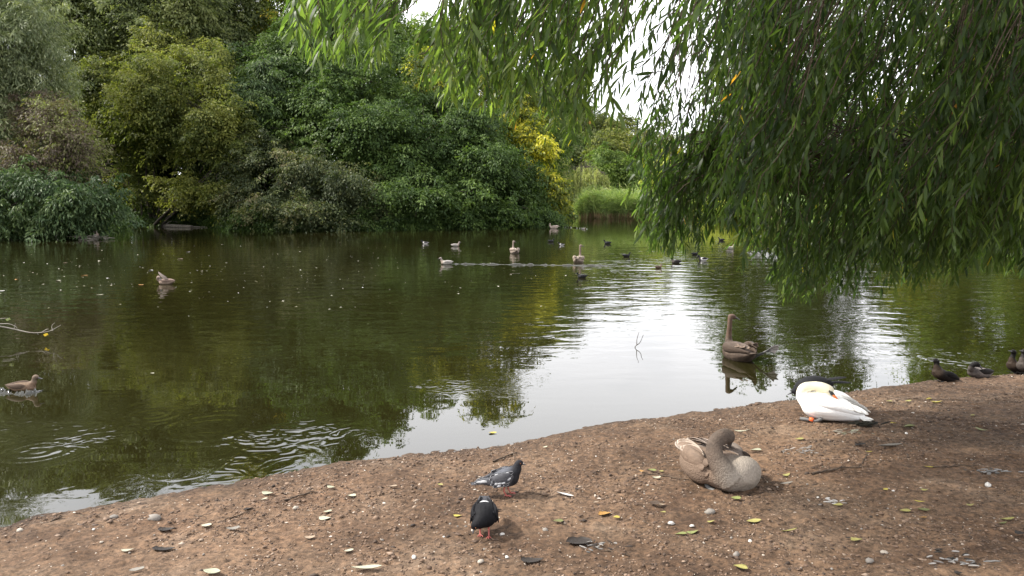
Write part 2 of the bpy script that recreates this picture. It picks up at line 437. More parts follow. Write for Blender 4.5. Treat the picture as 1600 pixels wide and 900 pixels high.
def px_lobes(rows):
    o = []
    for px, py, D, rx, ry in rows:
        c = at_y(px, py, D); k = math.hypot(D, 0) / F_PX
        rx, ry = rx * k, ry * k
        o.append((c[0], c[1], c[2], rx, min(max(rx, ry), 4.5), ry))
    return o
def skeleton(rng, base, lobes, r0, stems=1, twigs=5):
    """tapering trunk(s) to the heart of the crown and limbs out to every lobe"""
    paths = []; lob = np.asarray(lobes)
    base = np.asarray(base, float)
    top = lob[:, :3].mean(0)
    for s in range(stems):
        b = base + np.array([rng.normal() * .35 * (stems > 1), rng.normal() * .3 * (stems > 1), -.3])
        tgt = lob[rng.integers(len(lob)), :3] if stems > 1 else top
        mid = b * .5 + tgt * .5 + rng.normal(size=3) * [.4, .3, .1]
        P = curve_pts([b, b * .75 + mid * .25 + [0, 0, .4], mid, tgt], 14)
        rr = r0 * np.linspace(1, .35, 14) * (1 if stems == 1 else rng.uniform(.35, .7)); rr[0] *= 1.3
        paths.append((P, rr))
        if stems > 1: continue
        for l in lob:
            st = P[rng.integers(6, 12)]
            tip = l[:3] + rng.normal(size=3) * l[3:] * .25
            q = curve_pts([st, st * .6 + tip * .4 + [0, 0, .3], tip], 9)
            paths.append((q, np.linspace(r0 * .42, r0 * .1, 9)))
    for l in lob:
        for _ in range(twigs):
            tip = l[:3] + unit(rng.normal(size=3)) * l[3:] * 1.04
            q = curve_pts([l[:3], l[:3] * .5 + tip * .5 + rng.normal(size=3) * .2, tip], 7)
            paths.append((q, np.linspace(r0 * .16 + .01, .012, 7)))
    return paths
def plant(name, label, cat, group, rows, mat, base=None, r0=.2, stems=1, dens=16, trunk='trunk', leafpart='crown', twigs=8, bark=None, **kw):
    SEED[0] += 1; rng = np.random.default_rng(SEED[0])
    lobes = px_lobes(rows) if len(rows[0]) == 5 else rows
    lo = np.asarray(lobes)
    if base is None: base = (lo[:, 0].mean(), lo[:, 1].mean())
    b = np.array([base[0], base[1], float(ground_z(base[0], base[1], False))])
    t = thing(name, label, cat, b, group=group)
    tubes(trunk, skeleton(rng, b, lobes, r0, stems, twigs), bark or M_BARK, t, 6, b)
    V, tint = crown(rng, lobes, dens, **kw)
    quad_obj(leafpart, V, tint, mat, t, b)
    return t
def pxb(px, D):
    p = at_y(px, 350, D); return (p[0], D)

G_DARK = leaf_mat('leaves_dark_green', [(.1, (.024, .046, .013)), (.5, (.048, .085, .021)), (.9, (.100, .150, .036))], .35, .55, .2)
G_DULL = leaf_mat('leaves_grey_green', [(.1, (.052, .070, .027)), (.5, (.10, .125, .046)), (.9, (.18, .20, .075))], .38, .6, .2)
G_PALE = leaf_mat('leaves_silver_green', [(.1, (.085, .112, .055)), (.5, (.16, .19, .095)), (.9, (.27, .29, .16))], .35, .5, .3)
G_OLIVE = leaf_mat('leaves_olive_yellow', [(.1, (.050, .066, .017)), (.45, (.105, .128, .030)), (.9, (.20, .205, .048))], .42, .55, .2)
G_BROWN = leaf_mat('leaves_russet', [(.1, (.055, .040, .032)), (.45, (.105, .078, .058)), (.8, (.12, .125, .050)), (1, (.16, .19, .04))], .3, .6, .2)
G_BLUE = leaf_mat('leaves_blue_green', [(.1, (.028, .052, .020)), (.5, (.054, .090, .034)), (.9, (.105, .145, .055))], .3, .55, .2)
G_BRAMBLE = leaf_mat('leaves_bramble', [(.1, (.032, .046, .020)), (.5, (.066, .082, .034)), (.8, (.115, .125, .042)), (1, (.15, .13, .07))], .32, .55, .2)
G_YELLOW = leaf_mat('leaves_autumn_yellow', [(.1, (.06, .085, .018)), (.5, (.13, .165, .028)), (.68, (.26, .27, .03)), (.88, (.50, .45, .04))], .42, .5)
G_GOLD = leaf_mat('leaves_gold', [(.1, (.06, .085, .018)), (.4, (.17, .19, .028)), (.7, (.46, .38, .03)), (.9, (.60, .42, .03))], .42, .5)
G_BRIGHT = leaf_mat('leaves_fresh_green', [(.1, (.075, .115, .018)), (.5, (.14, .20, .032)), (.85, (.23, .27, .045)), (1, (.45, .33, .035))], .48, .5, .2)
G_MID = leaf_mat('leaves_mid_green', [(.1, (.042, .072, .016)), (.5, (.082, .130, .027)), (.9, (.15, .20, .045))], .42, .5, .2)
G_LIME = leaf_mat('leaves_lime', [(.1, (.20, .25, .03)), (.9, (.36, .38, .05))], .4, .5)
G_WEEP = leaf_mat('leaves_weeping', [(.1, (.20, .23, .10)), (.5, (.36, .38, .15)), (.9, (.50, .50, .22))], .45, .5)

GT = 'trees crowding the far bank'
# the far bank's wall of trees, from the lake's far corner to the point
plant('grey_willow', 'silvery grey-green narrow-leaved tree above the dark waterside bush', 'tree', GT,
      [(25, 85, 45, 80, 85), (-10, -20, 47, 90, 70), (-70, -90, 48, 80, 70), (-40, 150, 45, 80, 110), (70, 140, 46, 55, 60), (5, 200, 44, 60, 60), (60, 40, 47, 55, 55)], G_PALE, pxb(-10, 46), .3, leaf=(.24, .05), dens=15, droop=.9, spray=.6)
plant('russet_bush', 'tall purplish brown bush in front of the silvery tree', 'bush', GT,
      [(95, 215, 42, 62, 52), (55, 262, 41.5, 55, 48), (125, 262, 42, 40, 50), (85, 180, 43, 45, 30)], G_BROWN, pxb(80, 43), .12, stems=5, trunk='stem', leafpart='foliage', dens=17, leaf=(.16, .06), patch=.25)
plant('waterside_bush', 'dark blue-green bush drooping into the water beneath the purplish brown one', 'bush', GT,
      [(45, 305, 39.5, 80, 50), (125, 322, 39.5, 58, 35), (10, 335, 39, 60, 30), (165, 332, 40.5, 36, 22), (-60, 290, 40, 70, 70), (90, 345, 39, 55, 16)], G_BLUE, pxb(60, 42.5), .1, stems=7, trunk='stem', leafpart='foliage', dens=19, leaf=(.22, .07), droop=.9)
plant('tall_tree', 'tallest dull grey-green tree, spreading above the yellowing many-stemmed tree', 'tree', GT,
      [(190, 95, 60, 120, 105), (120, 10, 62, 110, 100), (270, 25, 61, 100, 90), (200, -35, 63, 130, 45), (60, -25, 63, 90, 60), (320, -15, 64, 80, 50), (340, 60, 64, 70, 60), (150, 190, 60, 80, 60), (240, 60, 65, 120, 90)], G_DULL, pxb(190, 60), .45, dens=15, leaf=(.24, .10), spray=.7, patch=.2)
plant('yellowing_tree', 'yellow-olive tree on many thin stems leaning over a pale log', 'tree', GT,
      [(285, 190, 53, 85, 75), (345, 190, 52, 48, 62), (235, 160, 55, 75, 60), (335, 262, 51.5, 46, 45), (320, 120, 54, 50, 50), (355, 300, 51, 30, 36), (200, 215, 55, 55, 40), (300, 305, 52, 48, 24), (180, 130, 57, 50, 50), (380, 235, 51.5, 28, 40), (190, 260, 56, 40, 34), (240, 300, 55.5, 36, 26), (265, 75, 56, 46, 30)], G_OLIVE, pxb(235, 54.5), .22, stems=11, trunk='stem', dens=22, leaf=(.17, .085), spray=.5, patch=.32)
plant('orange_flecked_tree', 'bright green treetop flecked with orange leaves rising behind the dark thicket', 'tree', GT,
      [(430, 25, 68, 75, 55), (390, -30, 69, 80, 60), (470, -5, 70, 55, 50), (410, 80, 68, 50, 50)], G_BRIGHT, pxb(430, 68), .35, dens=11, leaf=(.26, .11), spray=.65, patch=.3)
plant('dark_tree', 'dark green broad tree in the middle of the tree wall', 'tree', GT,
      [(470, 150, 56, 85, 75), (560, 120, 58, 80, 70), (415, 125, 57, 55, 60), (520, 215, 54.5, 95, 60), (395, 200, 55, 45, 50), (470, 90, 59, 60, 45)], G_DARK, pxb(490, 57), .4, dens=14, leaf=(.2, .10), spray=.55)
plant('sumac', 'small feathery sumac with long fronds against the dark tree', 'tree', GT,
      [(405, 150, 53.5, 32, 30), (395, 185, 53.5, 30, 24), (425, 120, 54, 24, 24)], G_BLUE, pxb(395, 54), .09, stems=3, dens=20, leaf=(.34, .07), droop=1.1, spray=.6)
plant('tall_green_tree', 'tall mid-green tree behind the dark tree, next to the patch of open sky', 'tree', GT,
      [(550, 40, 68, 70, 50), (515, -10, 70, 60, 45), (600, 75, 68, 42, 45), (590, 18, 69, 36, 38)], G_MID, pxb(560, 68), .38, dens=12, leaf=(.24, .11), spray=.6, patch=.15)
plant('light_green_tree', 'light green loose tree under the patch of open sky', 'tree', GT,
      [(665, 105, 66, 55, 62), (640, 160, 64, 50, 45), (705, 80, 68, 40, 36), (650, 60, 67, 26, 24)], G_MID, pxb(665, 65), .26, dens=11, leaf=(.24, .10), spray=.6, patch=.2)
plant('bramble_thicket', 'brown-green bramble thicket sprawling at the water between two dark trees', 'bush', GT,
      [(440, 285, 50.5, 75, 55), (520, 305, 50, 65, 45), (400, 318, 49.5, 42, 36), (480, 335, 49.3, 90, 22), (565, 325, 50.5, 42, 30), (405, 250, 52, 40, 40)], G_BRAMBLE, pxb(470, 51.5), .07, stems=9, trunk='stem', leafpart='foliage', dens=22, leaf=(.16, .075), spray=.45, patch=.2)
plant('overhanging_tree', 'large dark tree with pale-edged leaves hanging over the water at the point', 'tree', GT,
      [(640, 225, 54.5, 85, 62), (720, 250, 55, 85, 72), (660, 305, 52.5, 95, 42), (780, 290, 55, 66, 52), (820, 312, 55.5, 38, 36), (600, 265, 53.5, 60, 52), (745, 325, 53.5, 80, 26), (690, 190, 57, 60, 40)], G_DARK, pxb(700, 56.5), .38, dens=18, leaf=(.19, .09), spray=.5)
plant('autumn_tree', 'half-yellow autumn tree rising behind the overhanging dark tree', 'tree', GT,
      [(745, 130, 62, 80, 68), (690, 192, 60, 48, 32), (795, 190, 61, 48, 46), (765, 60, 63, 50, 48), (820, 160, 63, 40, 44), (720, 175, 60, 50, 30)], G_YELLOW, pxb(750, 61), .32, dens=12, leaf=(.23, .11), spray=.55, patch=.35)
plant('golden_shrub', 'golden yellow shrub at the tip of the point beside the weeping willow', 'bush', GT,
      [(846, 275, 57, 24, 46), (830, 225, 58, 24, 30), (868, 300, 56.5, 15, 30), (858, 335, 56, 12, 14), (828, 270, 57, 26, 36)], G_YELLOW, pxb(845, 57.5), .1, stems=4, trunk='stem', leafpart='foliage', dens=19, leaf=(.22, .11), spray=.45, patch=.22)
plant('backing_tree', 'dark tree filling the gap behind the yellowing many-stemmed tree', 'tree', GT,
      [(120, 210, 66, 120, 80), (280, 260, 66, 110, 70), (60, 290, 62, 120, 60), (200, 310, 60, 90, 32), (-60, 180, 62, 90, 120), (330, 120, 68, 90, 90), (380, 290, 62, 90, 60), (230, 240, 62, 90, 60), (140, 300, 58, 60, 40)], G_DARK, pxb(150, 66), .35, dens=11, leaf=(.30, .14), spray=.7)
plant('backing_tree', 'dark tree filling the gap behind the bramble thicket', 'tree', GT,
      [(420, 230, 66, 120, 90), (300, 330, 60, 60, 24), (560, 230, 68, 110, 90), (660, 230, 68, 90, 80), (480, 110, 70, 110, 80), (590, 120, 70, 70, 70)], G_DARK, pxb(520, 68), .35, dens=11, leaf=(.30, .14), spray=.7)
plant('backing_tree', 'dark tree behind the overhanging tree and the golden shrub', 'tree', GT,
      [(770, 250, 70, 80, 70), (830, 190, 72, 55, 70), (700, 230, 70, 80, 80), (860, 235, 74, 36, 60)], G_MID, pxb(780, 71), .3, dens=8, leaf=(.28, .13), spray=.7)

# trees at the head of the lake
GH = 'trees at the head of the lake'
plant('round_tree', 'rounded olive-topped tree behind the reed bed', 'tree', GH,
      [(985, 235, 102, 50, 42), (950, 262, 98, 42, 48), (1025, 255, 98, 40, 46)], G_OLIVE, pxb(985, 100), .35, dens=7, leaf=(.34, .15), spray=.8)
plant('green_tree', 'plain green tree between the weeping willow and the rounded olive one', 'tree', GH,
      [(955, 280, 92, 40, 42), (990, 295, 90, 38, 30), (1020, 285, 93, 30, 32)], G_MID, pxb(965, 92), .3, dens=9, leaf=(.30, .13), spray=.7)
plant('hazy_tree', 'tall grey-green tree behind the weeping willow', 'tree', GH,
      [(900, 220, 104, 52, 50), (860, 180, 106, 50, 55), (930, 215, 108, 40, 40), (895, 270, 100, 60, 50)], G_DULL, pxb(890, 104), .35, dens=7, leaf=(.34, .15), spray=.8)
plant('lime_shrub', 'bright lime-yellow shrub glimpsed past the hanging willow leaves', 'bush', GH,
      [(1038, 262, 82, 18, 20), (1020, 300, 82, 18, 18), (1045, 290, 83, 16, 20)], G_LIME, pxb(1035, 82), .08, stems=4, trunk='stem', leafpart='foliage', dens=16, leaf=(.26, .11))
# trees on the lawn bank, seen through the willow
GL = 'trees on the lawn bank behind the willow'
for lab, nm, rows, mt, b in (
    ('slim green tree on the lawn bank, first beyond the lime shrub', 'lawn_tree', [(1150, 190, 74, 50, 80), (1175, 120, 75, 40, 60), (1120, 250, 73, 42, 50)], G_MID, (1150, 74)),
    ('dark tree on the lawn bank with a narrow pointed top', 'lawn_tree', [(1290, 200, 70, 58, 90), (1305, 100, 71, 42, 80), (1240, 240, 70, 45, 60)], G_DARK, (1290, 71)),
    ('sunlit yellow-green tree on the lawn bank behind the darkest willow leaves', 'lawn_tree', [(1480, 200, 66, 70, 90), (1500, 90, 67, 60, 90), (1420, 250, 65, 50, 55)], G_BRIGHT, (1480, 67)),
    ('tall green tree on the lawn bank at the edge of the view', 'lawn_tree', [(1590, 160, 62, 75, 110), (1640, 60, 63, 80, 110), (1570, 40, 64, 55, 80), (1720, 120, 60, 90, 150)], G_BRIGHT, (1610, 63)),
    ('small round tree on the lawn bank between the two taller ones', 'lawn_tree', [(1380, 255, 72, 55, 50), (1350, 290, 70, 40, 36)], G_MID, (1375, 72))):
    plant(nm, lab, 'tree', GL, rows, mt, pxb(*b), .3, dens=8, leaf=(.28, .13), spray=.7, patch=.2)
for lab, rows, mt, b in (
    ('low fresh green bush on the lawn edge', [(1130, 322, 70, 50, 16), (1180, 325, 70, 40, 14)], G_LIME, (1150, 71)),
    ('low russet bush on the lawn edge', [(1215, 335, 68, 22, 11), (1190, 338, 68, 14, 8)], G_BROWN, (1205, 69)),
    ('long low green bush under the lawn bank trees', [(1330, 325, 66, 60, 22), (1420, 322, 65, 60, 26), (1270, 328, 67, 40, 18)], G_MID, (1350, 67)),
    ('dark low bush at the end of the lawn bank', [(1540, 315, 62, 70, 30), (1630, 310, 61, 60, 36), (1470, 325, 63, 40, 20)], G_DARK, (1560, 64))):
    plant('low_bush', lab, 'bush', 'low bushes on the lawn bank', rows, mt, pxb(*b), .06, 4, trunk='stem', leafpart='foliage', dens=14, leaf=(.2, .09))
# a row of trees past the lawn so that the land does not end in a bare line
for i, (px, py, D, rx, ry, lab) in enumerate(((1100, 260, 120, 60, 60, 'distant tree beyond the lawn near the lime shrub'), (1230, 250, 125, 80, 70, 'distant tree beyond the lawn behind the pointed tree'),
                                    (1390, 250, 125, 90, 70, 'distant tree beyond the lawn behind the small round tree'), (1560, 240, 125, 100, 80, 'distant tree beyond the lawn near the edge of the view'))):
    plant('distant_tree', lab, 'tree', 'distant trees beyond the lawn', [(px, py, D, rx, ry), (px - 30, py + 30, D - 2, rx * .7, ry * .6)], (G_DULL, G_MID)[i % 2], pxb(px, D), .4, dens=4, leaf=(.45, .2), spray=1.1)

# weeping willow at the head of the lake: a dome of hanging threads
def weeping(label, domes, base_px, D, mat):
    rng = np.random.default_rng(7)
    b2 = pxb(base_px, D); b = np.array([b2[0], b2[1], float(ground_z(*b2, False))])
    t = thing('weeping_willow', label, 'tree', b, group=GH)
    Vs, Ts, paths = [], [], []
    for px, py, ybot, rx in domes:
        c = at_y(px, py, D); k = D / F_PX; R_ = rx * k; zb = at_y(px, ybot, D)[2]
        paths.append((curve_pts([b + [0, 0, -.3], b * .6 + c * .4, c + [0, 0, -.4]], 10), np.linspace(.28, .08, 10)))
        for s in range(130):
            a = rng.random() * 6.283; q = math.sqrt(rng.random()) * R_
            top = c + np.array([math.cos(a) * q, math.sin(a) * q * 1.0, -(q / R_) ** 2 * R_ * .55 + rng.normal() * .15])
            ln = max(.8, (top[2] - zb) * rng.uniform(.55, 1.0)); n = int(ln / .05)
            u = np.sort(rng.random(n))
            pos = top + np.stack([math.cos(a) * .25 * u ** .5 + rng.normal(size=n) * .05, rng.normal(size=n) * .05, -u * ln], 1)
            if s % 5 == 0: paths.append((curve_pts([c + [0, 0, -.3], c * .5 + top * .5 + [0, 0, .25], top, top - [0, 0, ln * .9]], 8), np.linspace(.025, .008, 8)))
            d = unit(rng.normal(size=(n, 3)) * .3 - UP); nr = unit(rng.normal(size=(n, 3))); nr = unit(nr - d * (nr * d).sum(-1, keepdims=True))
            Vs.append(leaf_quads(pos, d, nr, .26, .06)); Ts.append(np.clip(.45 + rng.normal() * .3 + rng.normal(size=n) * .08, 0, 1))
    tubes('trunk', paths, M_BARK, t, 5, b)
    quad_obj('crown', np.concatenate(Vs), np.concatenate(Ts), mat, t, b)
weeping('pale yellow-green weeping willow trailing down to the water by the reeds', [(862, 232, 300, 26), (845, 262, 315, 26), (885, 262, 322, 30), (915, 258, 325, 28), (935, 270, 318, 16), (880, 305, 337, 26), (900, 292, 336, 30)], 893, 82, G_WEEP)

# reeds
def reed_bed():
    rng = np.random.default_rng(21)
    m = leaf_mat('reeds', [(0, (.26, .17, .10)), (.22, (.34, .24, .14)), (.3, (.14, .20, .065)), (.6, (.25, .33, .11)), (.9, (.38, .42, .17)), (1, (.42, .38, .25))], .42, .5)
    Vs, Ts = [], []
    n = 11000
    px = np.concatenate([rng.uniform(905, 1046, 8000), rng.uniform(1046, 1200, 3000)]); D = 73.4 + np.minimum(rng.exponential(1.6, n), 5) + (fbm(px * .07, px * 0, 1, 2, 4) - .4) * 2.2
    D = np.where(px > 1046, D - 3.5, D)
    clump = fbm(px * .10, D * .6, 1, 3, 14)
    h = (1.25 + 2.0 * clump) * (.62 + .5 * rng.random(n)) * (1 + .25 * (rng.random(n) < .05)) * np.clip((px - 892) / 26, .3, 1) * np.where(px > 1046, .75, 1)
    base = np.stack([(px - 800) / F_PX * D, D, np.full(n, -.02)], 1)
    lean = rng.normal(size=(n, 3)) * [.20, .16, 0]
    d = unit(UP + lean); nr = unit(rng.normal(size=(n, 3)) * [1, 1, .1]); nr = unit(nr - d * (nr * d).sum(-1, keepdims=True))
    Vs.append(leaf_quads(base, d, nr, h, .05)); Ts.append(np.clip(.55 + rng.normal(size=n) * .15, .35, .98))
    st = rng.random(n) < .45                                              # brown dry stalks at the foot
    Vs.append(leaf_quads(base[st] + [0, -.05, 0], d[st], nr[st], .75 * (.6 + .7 * rng.random(st.sum())), .06)); Ts.append(rng.random(st.sum()) * .2)
    r = np.repeat(np.arange(n), 3); m2 = len(r)
    u = rng.uniform(.35, .98, m2)
    pos = base[r] + d[r] * (h[r] * u)[:, None]
    dd = unit(rng.normal(size=(m2, 3)) * [1, 1, .25] + UP * .5); n2 = unit(np.cross(dd, rng.normal(size=(m2, 3))))
    Vs.append(leaf_quads(pos, dd, n2, .75, .055)); Ts.append(np.clip(.6 + rng.normal(size=m2) * .18, .35, .98))
    V = np.concatenate(Vs); t = np.concatenate(Ts)
    o = quad_obj('reed_bed', V, t, m, None, (0, 0, 0), kind='stuff', label='dense bed of green reeds with brown feet at the head of the lake', cat='reeds')
reed_bed()
def bank_grass():
    rng = np.random.default_rng(22)
    m = leaf_mat('bank_grass', [(.1, (.06, .09, .02)), (.9, (.18, .24, .05))], .35, .5)
    n = 5000
    px = rng.uniform(1040, 1640, n); D = 60 + rng.random(n) * 16
    x = (px - 800) / F_PX * D; s = lake_dist(x, D); k = s > .1
    x, D = x[k], D[k]; n = len(x)
    base = np.stack([x, D, ground_z(x, D, False)], 1)
    d = unit(UP + rng.normal(size=(n, 3)) * .35); nr = unit(np.cross(d, rng.normal(size=(n, 3))))
    quad_obj('grass', leaf_quads(base, d, nr, .45 * (.5 + rng.random(n)), .07), rng.random(n), m, None, (0, 0, 0), kind='stuff', label='rough grass along the edge of the lawn bank', cat='grass')
    rng = np.random.default_rng(23); n = 2600
    px = rng.uniform(160, 400, n); D = rng.uniform(51.5, 60, n)
    x = (px - 800) / F_PX * D; k = lake_dist(x, D) > .1; x, D = x[k], D[k]; n = len(x)
    base = np.stack([x, D, ground_z(x, D, False)], 1)
    d = unit(UP + rng.normal(size=(n, 3)) * .5); nr = unit(np.cross(d, rng.normal(size=(n, 3))))
    quad_obj('grass', leaf_quads(base, d, nr, .6 * (.5 + rng.random(n)), .08), rng.random(n) * .5, m, None, (0, 0, 0), kind='stuff', label='green weeds growing under the many-stemmed tree', cat='weeds')
bank_grass()
def undergrowth():
    rng = np.random.default_rng(31)
    px = rng.uniform(-160, 862, 2600); D = np.interp(px, [-160, 0, 130, 150, 185, 340, 380, 600, 862], [43, 43.4, 40, 48, 54.5, 55.5, 49, 50, 54])
    D = D + rng.exponential(1.6, len(px)) * np.where((px > 175) & (px < 330), 1.6, 1) - .25
    x = (px - 800) / F_PX * D; z = np.maximum(ground_z(x, D, False), 0)
    h = rng.uniform(.3, 1.0, len(px)) * np.where((px > 175) & (px < 330), .45, 1)
    lob = np.stack([x, D, z + h * .5, h * .9, h * .8, h * .75], 1)
    V, t = crown(rng, lob, 9, per=14, spray=.4, leaf=(.17, .075), droop=.8)
    quad_obj('undergrowth', V, t, G_DARK, None, (0, 0, 0), kind='stuff', label='tangle of dark undergrowth along the far waterline', cat='undergrowth')
undergrowth()
# pale log lying along the far edge of the water
def far_log():
    a, b = at_z(188, 352, .05), at_z(300, 354.5, .05)
    o = a
    P = curve_pts([a, a * .6 + b * .4 + [0, .1, .05], b], 14)
    t = thing('fallen_log', 'long pale log lying at the water under the many-stemmed tree', 'log', o)
    tubes('log_trunk', [(P, np.linspace(.17, .12, 14))], M_PALEWOOD, t, 8, o)
    tubes('dead_branch', [(curve_pts([P[9], P[9] + [.5, -.1, .3], P[9] + [1.0, -.1, .25]], 6), np.linspace(.05, .015, 6)),
                          (curve_pts([P[12], P[12] + [1.5, -.3, -.02], P[12] + [3.2, -.5, .0]], 8), np.linspace(.06, .015, 8))], M_PALEWOOD, t, 5, o)
far_log()
def dead_boughs():
    rng = np.random.default_rng(5)
    o = at_z(130, 373)
    t = thing('dead_branches', 'bare grey branches sticking out of the water below the drooping dark bush', 'branches', o)
    for k, (x0, y0, x1, y1, bend) in enumerate(((90, 376, 75, 345, 8), (88, 376, 104, 348, -6), (135, 372, 132, 335, -7), (128, 374, 110, 352, 4), (118, 374, 150, 352, 5), (48, 376, 45, 345, 6), (155, 371, 140, 345, -5), (10, 366, 32, 352, 6))):
        a, b = at_y(x0, y0, 38.6 + .2 * k), at_y(x1, y1, 39.2 + .2 * k)
        a[2] = -.1
        tubes('branch', [(curve_pts([a, a * .5 + b * .5 + np.array([bend * .03, 0, .1]), b], 8), np.linspace(.035, .012, 8))], M_PALEWOOD, t, 5, o)
dead_boughs()

# ------------------------------------------------------------------ the willow overhead
M_WILLOW = leaf_mat('willow_leaves', [(0, (.016, .032, .010)), (.35, (.032, .056, .015)), (.7, (.062, .098, .024)), (.93, (.115, .155, .038)), (.96, (.34, .28, .03)), (1, (.40, .20, .03))], .52, .42, .22, 2.5)
def willow():
    rng = np.random.default_rng(42)
    base = np.array([7.2, 5.4, float(ground_z(7.2, 5.4, False))])
    root = thing('willow_tree', 'big willow with long narrow leaves hanging over the bank and the water', 'tree', base)
    limbs = [[(7.2, 5.4, .1), (7.1, 5.4, 1.4), (6.9, 5.4, 2.6), (6.5, 5.5, 3.8), (6.2, 5.6, 5.2), (6.0, 5.6, 7)],
             [(6.8, 5.4, 3.0), (5.4, 5.2, 4.2), (3.4, 4.9, 4.75), (1.3, 4.6, 4.8), (-.4, 4.4, 4.55), (-1.5, 4.3, 4.2)],
             [(6.9, 5.4, 2.7), (5.6, 6.2, 4.0), (3.9, 6.9, 4.5), (2.4, 7.2, 4.45), (1.5, 7.2, 4.2)],
             [(6.9, 5.4, 2.5), (5.7, 6.9, 3.4), (4.9, 8.2, 3.9), (4.2, 8.8, 3.8), (3.2, 8.9, 3.2)],
             [(7.0, 5.4, 2.0), (5.6, 6.4, 2.6), (4.4, 6.9, 2.75), (3.4, 7.0, 2.6), (2.6, 6.9, 2.2)],
             [(6.8, 5.4, 3.2), (5.5, 4.6, 4.6), (3.9, 4.1, 5.0), (2.3, 3.8, 4.9), (.8, 3.7, 4.6)],
             [(7.0, 5.4, 2.2), (6.4, 7.2, 2.9), (6.0, 8.6, 2.8), (5.2, 9.2, 2.4)]]
    limbs += [[(6.5, 5.5, 4.0), (5.2, 5.6, 5.6), (3.2, 5.6, 6.4), (1.4, 5.5, 6.3), (.2, 5.4, 5.8)], [(6.3, 5.6, 4.6), (5.2, 6.8, 6.2), (3.8, 7.9, 6.6), (2.4, 8.4, 6.0)], [(6.3, 5.5, 4.8), (5.0, 4.6, 6.6), (3.4, 4.0, 7.0), (1.8, 3.8, 6.6)], [(6.1, 5.6, 5.6), (5.4, 6.4, 7.4), (4.4, 6.9, 8.0)], [(6.5, 5.4, 4.4), (5.8, 3.0, 5.6), (4.6, .8, 6.2), (3.0, -.8, 5.6)], [(6.4, 5.4, 4.0), (7.4, 3.0, 5.4), (7.6, .6, 5.8), (7.2, -1.2, 5.0)], [(6.4, 5.5, 4.6), (8.5, 6.2, 6.0), (10.5, 7.2, 5.8)]]
    radii = [(.36, .12), (.14, .008), (.13, .008), (.11, .008), (.09, .006), (.12, .008), (.09, .006), (.12, .008), (.11, .008), (.11, .008), (.10, .008), (.12, .008), (.11, .008), (.11, .008)]
    lp = [(curve_pts(l, 26), np.linspace(r[0], r[1], 26)) for l, r in zip(limbs, radii)]
    lp[0][1][0] *= 1.4
    tubes('trunk', [lp[0]], M_BARK, root, 12, base)
    LP = np.concatenate([p for p, _ in lp[1:]]); LR = np.concatenate([r for _, r in lp[1:]])
    for q in lp[1:]: tubes('limb', [q], M_BARK, root, 8, base)
    # lower outline of the hanging leaves, as seen from the bank: (photo x, photo y)
    ox = np.array([430, 455, 480, 520, 560, 600, 625, 640, 665, 700, 750, 800, 850, 900, 935, 960, 985, 1005, 1030, 1060, 1080, 1110, 1140, 1165, 1185, 1205, 1240, 1300, 1350, 1385, 1440, 1500, 1560, 1640, 1760], float)
    oy = np.array([40, 65, 95, 105, 120, 100, 60, 40, 105, 165, 185, 190, 195, 235, 265, 235, 330, 385, 405, 390, 405, 365, 380, 410, 430, 458, 475, 470, 468, 448, 455, 440, 438, 432, 430], float)
    strands = []                       # (tip point, length of the leafy part, leafiness)
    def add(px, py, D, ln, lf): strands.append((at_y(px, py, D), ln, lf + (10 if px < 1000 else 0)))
    for _ in range(46):               # high fringe on the far left of the tree
        px = rng.uniform(440, 625); yb = np.interp(px, ox, oy); add(px, yb - abs(rng.normal()) * 38 - 4, rng.uniform(3.9, 5.4), rng.uniform(.35, .7), 1)
    for _ in range(5): add(rng.uniform(625, 690), rng.uniform(-35, -8), rng.uniform(4, 5), .3, .5)
    for _ in range(10): add(rng.uniform(640, 705), rng.uniform(78, 118), rng.uniform(4.4, 5.4), rng.uniform(.22, .34), 1)
    for _ in range(140):               # light green middle fringe
        px = rng.uniform(695, 915); yb = np.interp(px, ox, oy)
        add(px, yb - abs(rng.normal()) * 70 * (1 if px > 700 else .6), rng.uniform(4.0, 6.5), rng.uniform(.5, 1.1), 1)
    for _ in range(12):                # thin strands in front of the open sky
        px = rng.uniform(930, 1065); add(px, rng.uniform(60, 245 if px < 970 else 210), rng.uniform(3.8, 5.5), rng.uniform(.35, .8), .5)
    for _ in range(7): add(rng.uniform(905, 1070), rng.uniform(-20, 75), rng.uniform(4, 6), rng.uniform(.4, .8), .9)
    for _ in range(95):               # the low sweep towards the water
        px = rng.uniform(985, 1120); yb = np.interp(px, ox, oy)
        add(px, yb - abs(rng.normal()) * 60, rng.uniform(6.2, 7.6), rng.uniform(.5, 1.0), 1)
    for _ in range(75):
        px = rng.uniform(1080, 1200); add(px, rng.uniform(30, 300), rng.uniform(5, 7.5), rng.uniform(.6, 1.1), 1)
    for _ in range(820):              # the dark mass
        px = rng.uniform(1120, 1740); yb = np.interp(px, ox, oy)
        t = rng.random()
        py = yb - abs(rng.normal()) * 55 if t < .36 else rng.uniform(40, yb - 20)
        add(px, py, rng.uniform(4.6, 9.0) if py < 380 else rng.uniform(5.4, 9.0), rng.uniform(.6, 1.2), 1)
    for _ in range(110):
        px = rng.uniform(1080, 1740); add(px, rng.uniform(-60, 130), rng.uniform(4.2, 8), rng.uniform(.6, 1.1), 1)
    for _ in range(80):               # right-hand side above the bank
        add(rng.uniform(1430, 1740), rng.uniform(120, 430), rng.uniform(4.6, 7), rng.uniform(.6, 1.1), 1)
    for _ in range(900):               # the crown higher up, out of the picture: it shades what hangs below
        x, y = rng.uniform(.6, 11.5), rng.uniform(-2.0, 9.0)
        z = rng.uniform(3.4, 7.0) if x > 2.4 else rng.uniform(4.4, 5.8)
        if x < 2 and y < 3: continue
        if z - H_CAM < y * .29: continue
        strands.append((np.array([x, y, z]), rng.uniform(.6, 1.2), 1))
